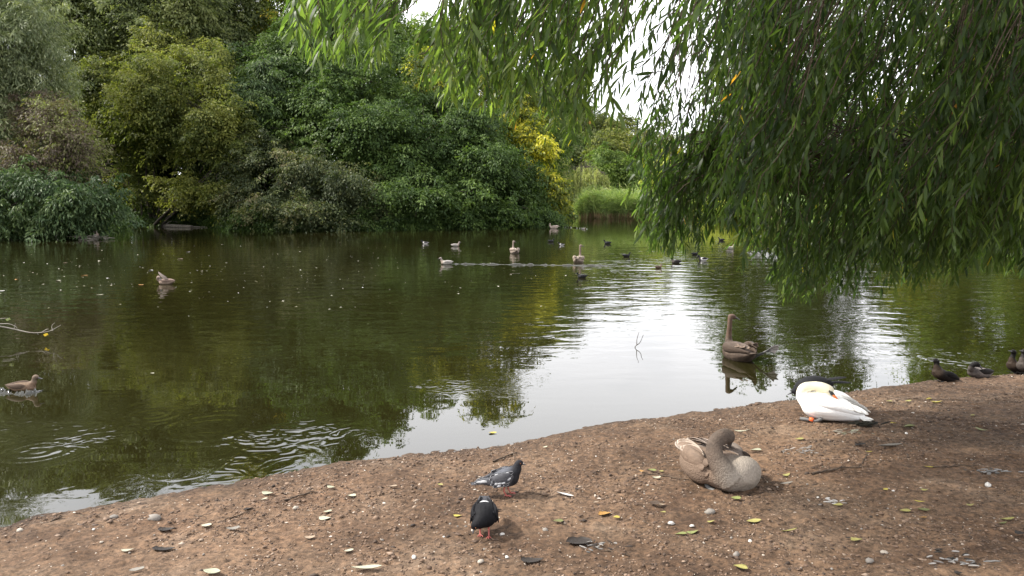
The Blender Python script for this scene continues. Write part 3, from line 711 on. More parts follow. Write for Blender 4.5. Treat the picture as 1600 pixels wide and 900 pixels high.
    stems, B, Dv, Nv, Lv, Wv, Tv = [], [], [], [], [], [], []
    trunk_xy = base[:2]
    for tip, ln, lf in strands:
        young = lf > 5; lf = lf - 10 if young else lf  # flags the left fringe by position, not by leaf age
        out = unit(np.array([tip[0] - trunk_xy[0], tip[1] - trunk_xy[1], 0]))
        want = tip + UP * (ln + .5) - out * .9
        cand = np.where(LP[:, 2] > tip[2] + .15)[0]
        if len(cand) == 0: continue
        w = np.linalg.norm((LP[cand] - want) * [1, 1, 1.0], axis=1)
        st = LP[cand[np.argmin(w + rng.random(len(w)) * .5)]]
        span = np.linalg.norm((tip - st)[:2])
        kn = tip + UP * ln * (.75 + .35 * rng.random()) - out * (.12 + .10 * rng.random()) * ln * 2
        kn = kn + rng.normal(size=3) * [.16, .12, .06] * ln
        if kn[2] > st[2] + .6: kn[2] = st[2] + .6
        P = curve_pts([st, st * .45 + kn * .55 + UP * min(.25, .12 * span), kn, kn * .45 + tip * .55 + out * .05, tip + rng.normal(size=3) * [.09, .06, .03] * ln], 30)
        seg = np.linalg.norm(np.diff(P, axis=0), axis=1); arc = np.concatenate([[0], np.cumsum(seg)]); tot = arc[-1]
        stems.append((P[::3], np.linspace(.0065, .0012, len(P[::3]))))
        L0 = min(ln * 1.35, tot * .97) * rng.uniform(.6, 1.05); n = int(L0 / .0235 * (.55 + .45 * lf))
        u = tot - L0 * (np.arange(n) + rng.random(n) * .7) / n
        pos = np.stack([np.interp(u, arc, P[:, k]) for k in range(3)], 1)
        T = unit(np.stack([np.interp(u, arc, np.gradient(P[:, k])) for k in range(3)], 1))
        az = np.arange(n) * 2.4 + rng.random() * 6 + rng.normal(size=n) * .5
        s1 = unit(np.cross(T, [.3, .2, .93])); s2 = np.cross(T, s1)
        side = s1 * np.cos(az)[:, None] + s2 * np.sin(az)[:, None]
        d = unit(T * .75 + side * (.55 + .25 * rng.random(n))[:, None] - UP * (.45 + .3 * rng.random(n))[:, None] + rng.normal(size=(n, 3)) * .12)
        nr = unit(side * .6 + UP * .5 + rng.normal(size=(n, 3)) * .5); nr = unit(nr - d * (nr * d).sum(-1, keepdims=True))
        k = np.clip((tot - u) / .12 + .45, .45, 1) * (.5 + .7 * rng.random(n))
        B.append(pos); Dv.append(d); Nv.append(nr); Lv.append(.122 * k); Wv.append(.0215 * k)
        tt = (.58 if young else .36) + rng.normal() * .13 + rng.normal(size=n) * .12 + .25 * np.clip(1 - (tot - u) / .25, 0, 1)  # left fringe tinted paler: its sunlit, backlit look is put into the colour
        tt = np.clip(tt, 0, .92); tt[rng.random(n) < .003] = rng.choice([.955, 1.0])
        Tv.append(tt)
    B, Dv, Nv, Lv, Wv, Tv = [np.concatenate(a) for a in (B, Dv, Nv, Lv, Wv, Tv)]
    tubes('branches', stems, M_TWIG, root, 4, base)
    # the leaves that show largest are each an object of their own
    F = np.array([0, CP, -SP]); U_ = np.array([0, SP, CP]); rel = B + Dv * Lv[:, None] * .5 - [0, 0, H_CAM]
    dep = rel @ F; px = 800 + rel[:, 0] / dep * F_PX; py = 450 - rel @ U_ / dep * F_PX
    vis = (px > 5) & (px < 1595) & (py > 5) & (py < 895)
    view = unit(rel); ang = np.linalg.norm(np.cross(Dv, view), axis=1)
    size = np.where(vis, Lv / dep * ang, 0)
    big = np.argsort(-size)[:300]
    rest = np.ones(len(B), bool); rest[big] = False
    # six-cornered narrow leaves, bent along their length
    def strip(base_, d, n, L, w):
        s = np.cross(d, n); L = L[:, None]; w = w[:, None]
        pt = lambda t, x, z: base_ + d * L * t + s * w * x + n * L * z
        return np.stack([pt(0, 0, 0), pt(.3, .5, .035), pt(.3, -.5, .035), pt(.68, .42, .03), pt(.68, -.42, .03), pt(1, 0, -.05)], 1)
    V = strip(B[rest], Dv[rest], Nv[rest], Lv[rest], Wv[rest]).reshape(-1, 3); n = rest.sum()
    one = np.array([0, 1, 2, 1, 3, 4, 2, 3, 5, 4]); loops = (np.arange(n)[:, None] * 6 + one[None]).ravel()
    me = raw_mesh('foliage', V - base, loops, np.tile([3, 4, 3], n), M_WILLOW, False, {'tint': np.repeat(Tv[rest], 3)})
    new_obj('foliage', me, root, kind='stuff')
    variants = []
    for t in (.2, .35, .5, .65, .8, .9):
        v = []
        for a, x, z in ((0, 0, 0), (.12, .28, .02), (.12, -.28, .02), (.35, .5, .045), (.35, -.5, .045), (.6, .45, .04), (.6, -.45, .04), (.82, .24, .01), (.82, -.24, .01), (1, 0, -.05)):
            v.append((x, a, z))
        for a, z in ((.12, .008), (.35, .025), (.6, .02), (.82, -.002)): v.append((0, a, z))      # sunken midrib
        f = [(0, 10, 1), (0, 2, 10), (1, 10, 11, 3), (10, 2, 4, 11), (3, 11, 12, 5), (11, 4, 6, 12), (5, 12, 13, 7), (12, 6, 8, 13), (7, 13, 9), (13, 8, 9)]
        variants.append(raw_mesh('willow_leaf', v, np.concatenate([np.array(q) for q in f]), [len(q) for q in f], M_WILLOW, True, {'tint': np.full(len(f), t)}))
    tv = np.array([.2, .35, .5, .65, .8, .9])
    for i in big:
        s = np.cross(Dv[i], Nv[i])
        M = Matrix(((s[0] * Wv[i], Dv[i][0] * Lv[i], Nv[i][0] * Lv[i], B[i][0] - base[0]), (s[1] * Wv[i], Dv[i][1] * Lv[i], Nv[i][1] * Lv[i], B[i][1] - base[1]),
                    (s[2] * Wv[i], Dv[i][2] * Lv[i], Nv[i][2] * Lv[i], B[i][2] - base[2]), (0, 0, 0, 1)))
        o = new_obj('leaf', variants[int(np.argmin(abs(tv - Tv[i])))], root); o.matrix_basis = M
willow()

# ------------------------------------------------------------------ birds
def loft_arrays(path, rw, rh, k=16, up=(0, 0, 1), smooth=0):
    """closed tube of elliptical sections; rw across, rh along 'up'"""
    P = np.asarray(path, float); rw = np.asarray(rw, float); rh = np.asarray(rh, float)
    if smooth:
        A = curve_pts(np.concatenate([P, rw[:, None], rh[:, None]], 1), smooth)
        P, rw, rh = A[:, :3], np.maximum(A[:, 3], .002), np.maximum(A[:, 4], .002)
    T = unit(np.gradient(P, axis=0)); u = np.broadcast_to(np.asarray(up, float), T.shape)
    side = unit(np.cross(u, T)); uu = np.cross(T, side)
    a = np.arange(k) * 2 * math.pi / k
    ring = P[:, None] + np.cos(a)[None, :, None] * (side * rw[:, None])[:, None] + np.sin(a)[None, :, None] * (uu * rh[:, None])[:, None]
    n = len(P); V = ring.reshape(-1, 3)
    i = np.arange(n - 1)[:, None] * k; j = np.arange(k)[None]; j2 = (j + 1) % k
    Q = np.stack([i + j, i + j2, i + k + j2, i + k + j], -1).reshape(-1, 4)
    V = np.concatenate([V, P[:1], P[-1:]])
    c0, c1 = n * k, n * k + 1
    T3 = [(c0, (q + 1) % k, q) for q in range(k)] + [(c1, (n - 1) * k + q, (n - 1) * k + (q + 1) % k) for q in range(k)]
    return V, Q, np.array(T3)
def join_lofts(lofts):
    VV, LL, TT, off = [], [], [], 0
    for l in lofts:
        V, Q, T3 = loft_arrays(**l) if isinstance(l, dict) else l
        VV.append(V); LL += [(Q + off).ravel(), (T3 + off).ravel()]; TT += [np.full(len(Q), 4), np.full(len(T3), 3)]; off += len(V)
    return np.concatenate(VV), np.concatenate(LL), np.concatenate(TT)
def organic(name, lofts, mat, parent, colf, voxel=.012, it=4, sub=0, **kw):
    """one continuous skin over all the lofts, coloured by position"""
    V, L, T = join_lofts(lofts)
    me = raw_mesh('tmp', V, L, T)
    tmp = bpy.data.objects.new('tmp', me); C.objects.link(tmp)
    m = tmp.modifiers.new('r', 'REMESH'); m.mode = 'VOXEL'; m.voxel_size = voxel; m.use_smooth_shade = True
    s = tmp.modifiers.new('s', 'SMOOTH'); s.factor = .5; s.iterations = it
    dg = bpy.context.evaluated_depsgraph_get(); dg.update()
    out = bpy.data.meshes.new_from_object(tmp.evaluated_get(dg))
    bpy.data.objects.remove(tmp); bpy.data.meshes.remove(me)
    n = len(out.vertices); co = np.empty(n * 3, np.float32); out.vertices.foreach_get('co', co); co = co.reshape(-1, 3)
    col = np.asarray(colf(co), float)
    at = out.attributes.new('col', 'FLOAT_COLOR', 'POINT')
    at.data.foreach_set('color', np.ascontiguousarray(np.concatenate([np.clip(col, 0, 1), np.ones((n, 1))], 1), np.float32).ravel())
    out.polygons.foreach_set('use_smooth', np.ones(len(out.polygons), bool))
    out.name = name; out.materials.clear(); out.materials.append(mat)
    return new_obj(name, out, parent, **kw)
def loft_obj(name, l, mat, parent, colf=None, **kw):
    V, L, T = join_lofts(l if isinstance(l, list) else [l])
    me = raw_mesh(name, V, L, T, mat, True, pcol=None if colf is None else np.clip(np.asarray(colf(V), float), 0, 1))
    return new_obj(name, me, parent, **kw)
def feather_material(name, scale=60., bump=.5, var=.35, rough=.75, dist=.004, stretch=(.45, 1, 1)):
    m, nt, out = mat_new(name); L = nt.links.new
    a = attr(nt, 'col'); tc = N(nt, 'TexCoord')
    mp = N(nt, 'Mapping', Scale=stretch); L(tc.outputs['Object'], mp.inputs[0])
    v = N(nt, 'TexVoronoi', Scale=scale); L(mp.outputs[0], v.inputs['Vector'])
    n = N(nt, 'TexNoise', Scale=scale * .7, Detail=5.0, Roughness=.7); L(mp.outputs[0], n.inputs['Vector'])
    mr = N(nt, 'MapRange'); mr.inputs[1].default_value = .25; mr.inputs[2].default_value = .75; mr.inputs[3].default_value = 1 - var; mr.inputs[4].default_value = 1 + var
    L(n.outputs['Fac'], mr.inputs[0])
    mu = N(nt, 'MixRGB'); mu.blend_type = 'MULTIPLY'; mu.inputs[0].default_value = 1; L(a.outputs['Color'], mu.inputs[1]); L(mr.outputs[0], mu.inputs[2])
    b = N(nt, 'BsdfPrincipled', Roughness=rough); b.inputs['Specular IOR Level'].default_value = .25
    L(mu.outputs[0], b.inputs['Base Color'])
    ad = N(nt, 'Math'); L(v.outputs['Distance'], ad.inputs[0]); L(n.outputs['Fac'], ad.inputs[1])
    bp = N(nt, 'Bump', Strength=bump, Distance=dist); L(ad.outputs[0], bp.inputs['Height']); L(bp.outputs[0], b.inputs['Normal'])
    L(b.outputs[0], out.inputs[0]); return m
M_FEATH = feather_material('plumage')
M_DOWN = feather_material('downy_plumage', 90., .7, .22, .85, .006, (1, 1, 1))
M_WHITE = feather_material('white_plumage', 45., .35, .05, .7, .004)
M_SMALLF = feather_material('small_plumage', 120., .5, .35, .7, .002)
M_SMALLF.node_tree.nodes['Principled BSDF'].inputs['Specular IOR Level'].default_value = .1
M_BLACKB = plain('bill_black', (.015, .014, .014), .4)
M_ORANGE = plain('bill_orange', (.62, .16, .03), .45)
M_GREYB = plain('bill_grey', (.06, .06, .065), .45)
M_PALEB = plain('bill_white', (.62, .56, .5), .5)
M_PINK = plain('leg_pink', (.36, .09, .075), .55)
M_GREYLEG = plain('leg_grey', (.09, .088, .085), .6)
M_EYE = plain('eye', (.008, .007, .006), .12, .6)
M_WEB = noisy_mat('webbed_foot', (.40, .35, .33), (.58, .52, .50), 30, .6, .4)
def const(c): return lambda V: np.tile(np.asarray(c, float), (len(V), 1))
def blend(a, b, t): t = np.clip(t, 0, 1)[:, None]; return np.asarray(a) * (1 - t) + np.asarray(b) * t
def feather(name, base, tip, w, nrm, col, mat, parent, curl=.06, edge=None, **kw):
    """one vane: a gently curved blade with a raised shaft, a thickness of its own and rounded tip"""
    base, tip = np.asarray(base, float), np.asarray(tip, float)
    d = tip - base; L = np.linalg.norm(d); d = d / L; n = unit(np.asarray(nrm, float)); n = unit(n - d * (n @ d)); s = np.cross(d, n)
    ts = np.array([0, .12, .3, .5, .7, .85, .95, 1.0]); ws = np.array([.25, .6, .9, 1, .95, .72, .42, .08]) * w * .5
    V, cols = [], []
    for sg in (1, -1):
        for t, ww in zip(ts, ws):
            for x in (-1, -.5, 0, .5, 1):
                V.append(base + d * L * t + s * ww * x + n * (L * curl * math.sin(t * 2.6) - .25 * ww * x * x + (.0012 + .002 * (x == 0)) * sg))
                c = np.asarray(col, float)
                if edge is not None and abs(x) == 1 or (edge is not None and t > .94): c = np.asarray(edge, float)
                cols.append(c)
    m = len(ts); fs = []
    for i in range(m - 1):
        for j in range(4):
            a = i * 5 + j; fs.append((a, a + 1, a + 6, a + 5)); b = a + m * 5; fs.append((b, b + 5, b + 6, b + 1))
        for j in (0, 4):
            a = i * 5 + j; fs.append((a, a + 5, a + 5 + m * 5, a + m * 5))
    me = raw_mesh(name, V, np.array(fs).ravel(), np.full(len(fs), 4), mat, True, pcol=np.array(cols))
    return new_obj(name, me, parent, **kw)
def ball(c, r, k=10):
    t = np.linspace(-1, 1, 7) * .98; return dict(path=[(c[0] + r * q, c[1], c[2]) for q in t], rw=r * np.sqrt(1 - t * t), rh=r * np.sqrt(1 - t * t), k=k)
def leg(parent, p, h, mat, toes=.03, r=.004, heading=0.0, splay=.5):
    """shank and a spread foot; p is the hip, the sole lies h lower"""
    x, y, z = p; f = np.array([x + .012, y, z - h + r])
    Ps = [(curve_pts([(x, y, z), (x - .008, y, z - h * .5), f], 7), np.linspace(r * 1.3, r, 7))]
    for a in (-splay, 0, splay, math.pi):
        L_ = toes * (1 if a != math.pi else .5)
        Ps.append((curve_pts([f, f + np.array([math.cos(a) * L_ * .5, math.sin(a) * L_ * .5, .002]), f + np.array([math.cos(a) * L_, math.sin(a) * L_, -.002])], 5), np.linspace(r * .9, r * .45, 5)))
    return tubes('leg', Ps, mat, parent, 6)

# the white swan asleep on the bank, its neck laid along its back
def white_swan():
    p = on_ground(1293, 657)
    t = thing('swan', 'white adult swan asleep on the bank with its neck folded over its back', 'swan', p, math.atan2(.60, -.80)); t.scale = (.83, .93, .95)
    cream = np.array([.74, .68, .52]); white = np.array([.82, .81, .79]); soil = np.array([.50, .43, .34])
    def col(V):
        x, y, z = V.T
        c = blend(white, soil, (.055 - z) / .07 * .75)
        neck = np.clip((z - .255 + .25 * np.maximum(x - .20, 0)) / .03, 0, 1) * (x > -.09)
        return c * (1 - neck[:, None]) + cream * neck[:, None]
    body = dict(path=[(-.40, 0, .085), (-.31, 0, .10), (-.16, 0, .125), (0, 0, .137), (.13, 0, .142), (.23, 0, .14), (.305, 0, .14)],
                rw=[.012, .085, .155, .185, .18, .13, .02], rh=[.01, .055, .105, .132, .135, .105, .02], smooth=30, k=20)
    neck = dict(path=[(.22, .01, .15), (.285, .02, .21), (.275, .03, .285), (.20, .035, .325), (.09, .035, .338), (-.01, .035, .318), (-.055, .035, .296)],
                rw=[.085, .064, .054, .047, .045, .045, .026], rh=[.09, .062, .05, .044, .041, .042, .024], smooth=30, k=14, up=(.01, 1, .02))
    flank = dict(path=[(.21, .10, .13), (.10, .135, .17), (-.06, .13, .165), (-.22, .09, .135), (-.34, .05, .11)], rw=[.02, .065, .07, .05, .012], rh=[.03, .10, .095, .06, .015], smooth=16, k=14)
    flank2 = dict(path=[(.21, -.10, .13), (.10, -.135, .17), (-.06, -.13, .165), (-.22, -.09, .135), (-.34, -.05, .11)], rw=[.02, .065, .07, .05, .012], rh=[.03, .10, .095, .06, .015], smooth=16, k=14)
    organic('body', [body, neck, flank, flank2], M_WHITE, t, col, .009, 5)
    for s, nm in ((1, 'wing'), (-1, 'wing')):
        w = loft_obj(nm, dict(path=[(.13, .15 * s, .20), (.04, .165 * s, .215), (-.10, .15 * s, .205), (-.24, .10 * s, .165), (-.36, .05 * s, .125)], rw=[.012, .05, .055, .045, .01], rh=[.015, .055, .062, .04, .01], smooth=18, k=14), M_WHITE, t, const(white))
        for k in range(8):
            q = k / 7
            feather('feather', (-.02 - .16 * q, s * (.145 - .10 * q), .235 - .045 * q + .015 * (k % 2)), (-.26 - .17 * q, s * (.095 - .075 * q + .02 * (k % 3)), .185 - .07 * q + .012 * (k % 2)), .065, (.25, s * .55, 1), (.80, .79, .77), M_WHITE, w, .09, (.66, .63, .59))
    for r in range(2):
        for k in range(3):
            x0, zz = .14 - .065 * k - .03 * (r % 2), .235 - .040 * r - .014 * k; yb = .172 + .022 * math.sin((r + .6) / 4 * 3.1) - .010 * k - .035 * max(0, (x0 - .05) * 5)
            feather('covert', (x0, yb, zz), (x0 - .085, yb - .012, zz - .02), .062, (.2, 1, .45), (.81 - .02 * (k % 2), .80 - .02 * (k % 2), .77), M_WHITE, t, .10)
    tl = loft_obj('tail', dict(path=[(-.30, 0, .10), (-.38, .0, .085), (-.46, .0, .075)], rw=[.06, .05, .008], rh=[.025, .016, .004], smooth=10, k=12), M_WHITE, t, const(white))
    for k in range(5):
        feather('feather', (-.34, (k - 2) * .02, .092), (-.475 + abs(k - 2) * .012, (k - 2) * .034, .078 - .006 * abs(k - 2)), .045, (.1, 0, 1), (.78, .76, .73), M_WHITE, tl, .03, (.62, .58, .52))
    loft_obj('face_mask', dict(path=[(-.022, .078, .312), (-.05, .08, .298), (-.08, .082, .276)], rw=[.006, .022, .017], rh=[.006, .017, .016], smooth=10, k=10), M_BLACKB, t)
    loft_obj('bill', dict(path=[(-.07, .085, .284), (-.098, .086, .262), (-.125, .078, .238)], rw=[.017, .016, .010], rh=[.013, .011, .006], smooth=8, k=10), M_ORANGE, t)
    loft_obj('eye', ball((-.028, .083, .318), .006), M_EYE, t)
    loft_obj('leg_ring', dict(path=[(.10, .168, .026), (.122, .168, .028), (.145, .168, .030)], rw=[.017, .018, .017], rh=[.020, .021, .020], k=10), plain('ring_orange', (.75, .12, .03), .5), t)
    tubes('leg', [(curve_pts([(.02, .14, .05), (.07, .165, .022), (.16, .168, .022), (.25, .15, .016)], 9), np.array([.022, .02, .016, .014, .014, .015, .018, .02, .014]))], M_GREYLEG, t, 8)
white_swan()

# a black bird crouching behind it: only its back, wing tip and tail can be seen
def black_bird():
    p = on_ground(1268, 634); d = (-.99, .12)
    t = thing('black_bird', 'black bird crouching behind the white swan, only its dark back and tail feathers in sight', 'bird', p, math.atan2(d[1], d[0]))
    c = const((.016, .016, .018))
    organic('body', [dict(path=[(-.20, 0, .226), (-.12, 0, .234), (.0, 0, .226), (.10, 0, .182), (.18, 0, .12)], rw=[.02, .07, .09, .075, .02], rh=[.02, .06, .085, .08, .03], smooth=18),
                     dict(path=[(.12, 0, .15), (.17, 0, .15), (.20, 0, .13)], rw=[.05, .035, .01], rh=[.05, .035, .01], smooth=8)], M_SMALLF, t, c, .009, 3)
    feather('wing_tip', (-.10, .03, .275), (-.31, .05, .31), .05, (0, .3, 1), (.016, .016, .018), M_SMALLF, t)
    feather('tail', (-.12, .0, .245), (-.37, .0, .245), .06, (0, .2, 1), (.016, .016, .018), M_SMALLF, t)
    loft_obj('bill', dict(path=[(.19, 0, .135), (.215, 0, .12), (.24, 0, .105)], rw=[.01, .008, .002], rh=[.01, .008, .002], k=8), M_GREYB, t)
    for s in (-1, 1): leg(t, (.02, .035 * s, .17), .17, M_GREYLEG, .05)
black_bird()

# the brown-grey cygnet asleep nearer on the bank
def resting_cygnet():
    p = on_ground(1124, 757)
    t = thing('cygnet', 'big brown-grey young swan asleep on the bank with its head tucked behind its upright neck', 'swan', p, math.atan2(-.90, .44)); t.scale = (.96, 1.06, 1.05)
    brown = np.array([.135, .094, .068]); grey = np.array([.25, .215, .178]); dark = np.array([.13, .105, .088]); neckc = np.array([.078, .058, .045])
    def col(V):
        x, y, z = V.T
        nz = vnoise(x * 40 + 5, y * 40 + z * 37, 3)
        c = blend(brown, grey, (x - .06 + .35 * y) / .14)
        c = blend(c, brown * 1.25, (.05 - z) / .06)
        d2 = np.minimum.reduce([np.linalg.norm(V - np.array(q), axis=1) for q in NK])
        nk = np.clip((.085 - d2) / .03, 0, 1) * np.clip((z - .13) / .05, 0, 1)
        c = c * (1 - nk[:, None]) + neckc * (.8 + .4 * nz[:, None]) * nk[:, None]
        return c
    NK = [(.15, -.118, .195), (.125, -.128, .225), (.10, -.122, .255), (.075, -.115, .285), (.06, -.095, .31), (.045, -.07, .328), (.035, -.01, .345), (.02, .045, .332), (-.01, .08, .29), (.175, -.105, .16)]
    body = dict(path=[(-.40, -.01, .13), (-.30, 0, .125), (-.16, 0, .115), (0, 0, .115), (.11, .0, .115), (.20, .015, .112), (.28, .03, .105)],
                rw=[.02, .09, .15, .175, .17, .135, .02], rh=[.015, .06, .095, .112, .115, .10, .02], smooth=30, k=20)
    breast = dict(path=[(.05, .06, .12), (.15, .055, .12), (.235, .05, .11), (.285, .05, .10)], rw=[.05, .125, .11, .02], rh=[.05, .118, .10, .02], smooth=14, k=16)
    neck = dict(path=[(.20, -.06, .10), (.175, -.105, .16), (.125, -.128, .225), (.075, -.115, .285), (.045, -.07, .328), (.035, -.01, .345), (.02, .045, .332), (-.01, .08, .29)],
                rw=[.08, .072, .063, .056, .053, .054, .050, .028], rh=[.085, .072, .062, .056, .053, .054, .05, .026], smooth=30, k=14, up=(.2, 1, .1))
    fl = lambda s: dict(path=[(.12, .13 * s, .10), (.02, .155 * s, .12), (-.12, .145 * s, .12), (-.26, .10 * s, .115), (-.36, .05 * s, .12)], rw=[.015, .05, .058, .045, .012], rh=[.03, .085, .088, .06, .015], smooth=16, k=14)
    organic('body', [body, breast, neck, fl(1), fl(-1)], M_DOWN, t, col, .008, 4)
    for s in (1, -1):
        cw = dark if s == 1 else brown
        w = loft_obj('wing', dict(path=[(.06, .135 * s, .155), (-.01, .165 * s, .18), (-.13, .155 * s, .185), (-.26, .10 * s, .165), (-.38, .05 * s, .155)], rw=[.012, .036, .042, .036, .01], rh=[.015, .06, .064, .045, .01], smooth=18, k=14), M_FEATH, t, const(cw))
        for k in range(8):
            q = k / 7
            feather('feather', (-.0 - .18 * q, s * (.15 - .09 * q), .225 - .02 * q + .012 * (k % 2)), (-.22 - .20 * q, s * (.115 - .08 * q + .018 * (k % 3)), .205 - .02 * q + .012 * (k % 2)), .07, (.2, s * .6, 1), cw * (.85 + .1 * (k % 3)), M_FEATH, w, .09, (.34, .28, .23) if s < 0 else (.24, .19, .16))
    for s in (1, -1):                          # small feathers lapping over the folded wings
        for r in range(3):
            for k in range(4):
                x0, zz = .10 - .065 * k - .03 * (r % 2), .205 - .036 * r - .006 * k; yb = s * (.175 + .022 * math.sin((r + .6) / 3 * 3.0) - .007 * k - .03 * max(0, (x0 - .02) * 5))
                feather('covert', (x0, yb, zz), (x0 - .085, yb - s * .010, zz - .014), .06, (.2, s, .45), (dark if s > 0 else brown) * (.85 + .12 * ((k + r) % 3)), M_FEATH, t, .09, (dark if s > 0 else brown) * 1.12)
    tl = loft_obj('tail', dict(path=[(-.34, 0, .14), (-.42, 0, .165), (-.47, -.01, .185)], rw=[.06, .045, .008], rh=[.025, .015, .004], smooth=10, k=12), M_FEATH, t, const(brown * 1.2))
    for k in range(5):
        feather('feather', (-.34, (k - 2) * .020, .145), (-.46 + abs(k - 2) * .012, (k - 2) * .026 - .01, .19 + .003 * k), .06, (.3, 0, 1), (.24, .19, .155), M_FEATH, tl, .04, (.34, .29, .25))
    loft_obj('bill', dict(path=[(-.005, .075, .30), (-.03, .10, .265), (-.055, .12, .23)], rw=[.021, .019, .010], rh=[.017, .013, .006], smooth=8, k=10), M_GREYB, t)
    loft_obj('eye', ball((.062, .035, .355), .007), M_EYE, t)
    for s in (-1, 1): tubes('leg', [(curve_pts([(-.02, .10 * s, .05), (.04, .13 * s, .02), (.12, .13 * s, .016)], 6), np.linspace(.018, .012, 6))], M_GREYLEG, t, 8)
resting_cygnet()

# swimming swans: one builder, three birds
def swimming_swan(px, py, heading, label, sc=1.0, foot=False, base=(.055, .038, .028), light=(.125, .090, .066), headdir=.35, neck_top=.56, neckc=(.095, .060, .042)):
    p = at_z(px, py, 0)
    t = thing('cygnet', label, 'swan', p, heading, group='young swans on the water'); t.scale = (sc, sc, sc)
    base, light, neckc = map(np.array, (base, light, neckc))
    def col(V):
        x, y, z = V.T
        c = blend(base, light, (vnoise(x * 22, y * 22 + z * 15, 9) - .35) * 1.3)
        return blend(c, neckc, (z - .25) / .05)
    c_, s_ = math.cos(headdir), math.sin(headdir); h0 = np.array([.285, 0, neck_top])
    hd = lambda f, dz: tuple(h0 + np.array([c_ * f, s_ * f, dz]))
    body = dict(path=[(-.43, 0, .15), (-.33, 0, .12), (-.16, 0, .09), (.04, 0, .085), (.20, 0, .09), (.31, 0, .10)], rw=[.012, .10, .18, .195, .15, .03], rh=[.01, .055, .13, .15, .13, .03], smooth=26, k=18)
    neck = dict(path=[(.20, 0, .10), (.29, 0, .19), (.30, 0, .30), (.285, 0, .42), (.28, 0, neck_top - .05), hd(.01, .015), hd(.055, .01), hd(.095, -.005)], rw=[.10, .062, .042, .037, .036, .038, .037, .022], rh=[.10, .06, .042, .037, .036, .040, .038, .022], smooth=34, k=14, up=(.0, 1, .02))
    organic('body', [body, neck], M_FEATH, t, col, .012, 3)
    for s in (1, -1):
        w = loft_obj('wing', dict(path=[(.17, .13 * s, .14), (.05, .175 * s, .17), (-.12, .16 * s, .18), (-.27, .10 * s, .18), (-.42, .05 * s, .17)], rw=[.012, .045, .05, .04, .01], rh=[.015, .07, .075, .05, .01], smooth=18, k=14), M_FEATH, t, const(base))
        for k in range(7):
            q = k / 6
            feather('feather', (.02 - .16 * q, s * (.165 - .09 * q), .235 - .01 * q), (-.20 - .22 * q, s * (.12 - .07 * q + .018 * (k % 3)), .225 + .012 * (k % 2)), .08, (.15, s * .6, 1), base * (.9 + .15 * (k % 3)), M_FEATH, w, .09, light * 1.25)
    tl = loft_obj('tail', dict(path=[(-.36, 0, .14), (-.45, 0, .16), (-.52, 0, .18)], rw=[.07, .05, .008], rh=[.025, .015, .004], smooth=10, k=12), M_FEATH, t, const(base))
    loft_obj('bill', dict(path=[hd(.08, .003), hd(.12, -.018), hd(.165, -.04)], rw=[.018, .016, .011], rh=[.019, .011, .006], smooth=8, k=10), M_GREYB, t)
    for s in (1, -1): loft_obj('eye', ball(tuple(h0 + np.array([c_ * .06 - s_ * .034 * s, s_ * .06 + c_ * .034 * s, .022])), .006), M_EYE, t)
    return t
HC = math.atan2(.98, -.20)
cyg = swimming_swan(1153, 560, HC, 'brown young swan swimming with a webbed foot stretched out behind it', .93, headdir=-1.5)
def raised_foot(t):
    # dark leg and a webbed foot held out over the water on the bird's side
    tubes('leg', [(curve_pts([(-.22, -.14, .06), (-.32, -.20, .13), (-.36, -.24, .17)], 8), np.linspace(.02, .013, 8))], M_GREYLEG, t, 8)
    hub = np.array([-.36, -.24, .17]); tips = [hub + np.array(q) for q in ((-.06, -.10, .10), (-.03, -.19, .085), (.02, -.215, .02), (.03, -.16, -.05))]
    V = [hub] + tips + [(tips[i] + tips[i + 1]) / 2 * .86 + hub * .14 for i in range(3)]
    V = [np.array(v) for v in V]; W_ = V + [v + np.array([.006, .002, .0]) for v in V]
    f = [(0, 1, 5), (0, 5, 2), (0, 2, 6), (0, 6, 3), (0, 3, 7), (0, 7, 4)]; f += [(8 + a, 8 + c, 8 + b) for a, b, c in f]
    me = raw_mesh('webbed_foot', W_, np.array(f).ravel(), np.full(len(f), 3), M_WEB); foot = new_obj('webbed_foot', me, t)
    tubes('toe', [(np.array([hub, (hub + q) / 2 + [0, 0, .004], q]), [.008, .007, .004]) for q in tips], M_GREYLEG, foot, 6)
    feather('wing_tip', (-.22, -.10, .15), (-.40, -.07, .30), .08, (.6, -.7, .5), (.10, .075, .06), M_FEATH, t, .05, (.25, .19, .15))
raised_foot(cyg)
swimming_swan(804, 396, math.atan2(.93, -.2), 'pale young swan far out on the water near the dark reflections', .86, base=(.20, .16, .13), light=(.30, .25, .21), neckc=(.19, .15, .12), headdir=-1.2, neck_top=.50)
swimming_swan(904, 410, math.atan2(.9, .25), 'pale young swan with a straight upright neck beyond the dark diving duck', .88, base=(.19, .15, .115), light=(.30, .25, .20), neckc=(.15, .11, .088), headdir=-.9, neck_top=.60)
swimming_swan(865, 357, math.atan2(.2, -.9), 'tiny pinkish-white young swan under the golden shrub at the point', .8, base=(.30, .24, .20), light=(.40, .33, .28), neckc=(.30, .24, .20), headdir=.2, neck_top=.34)

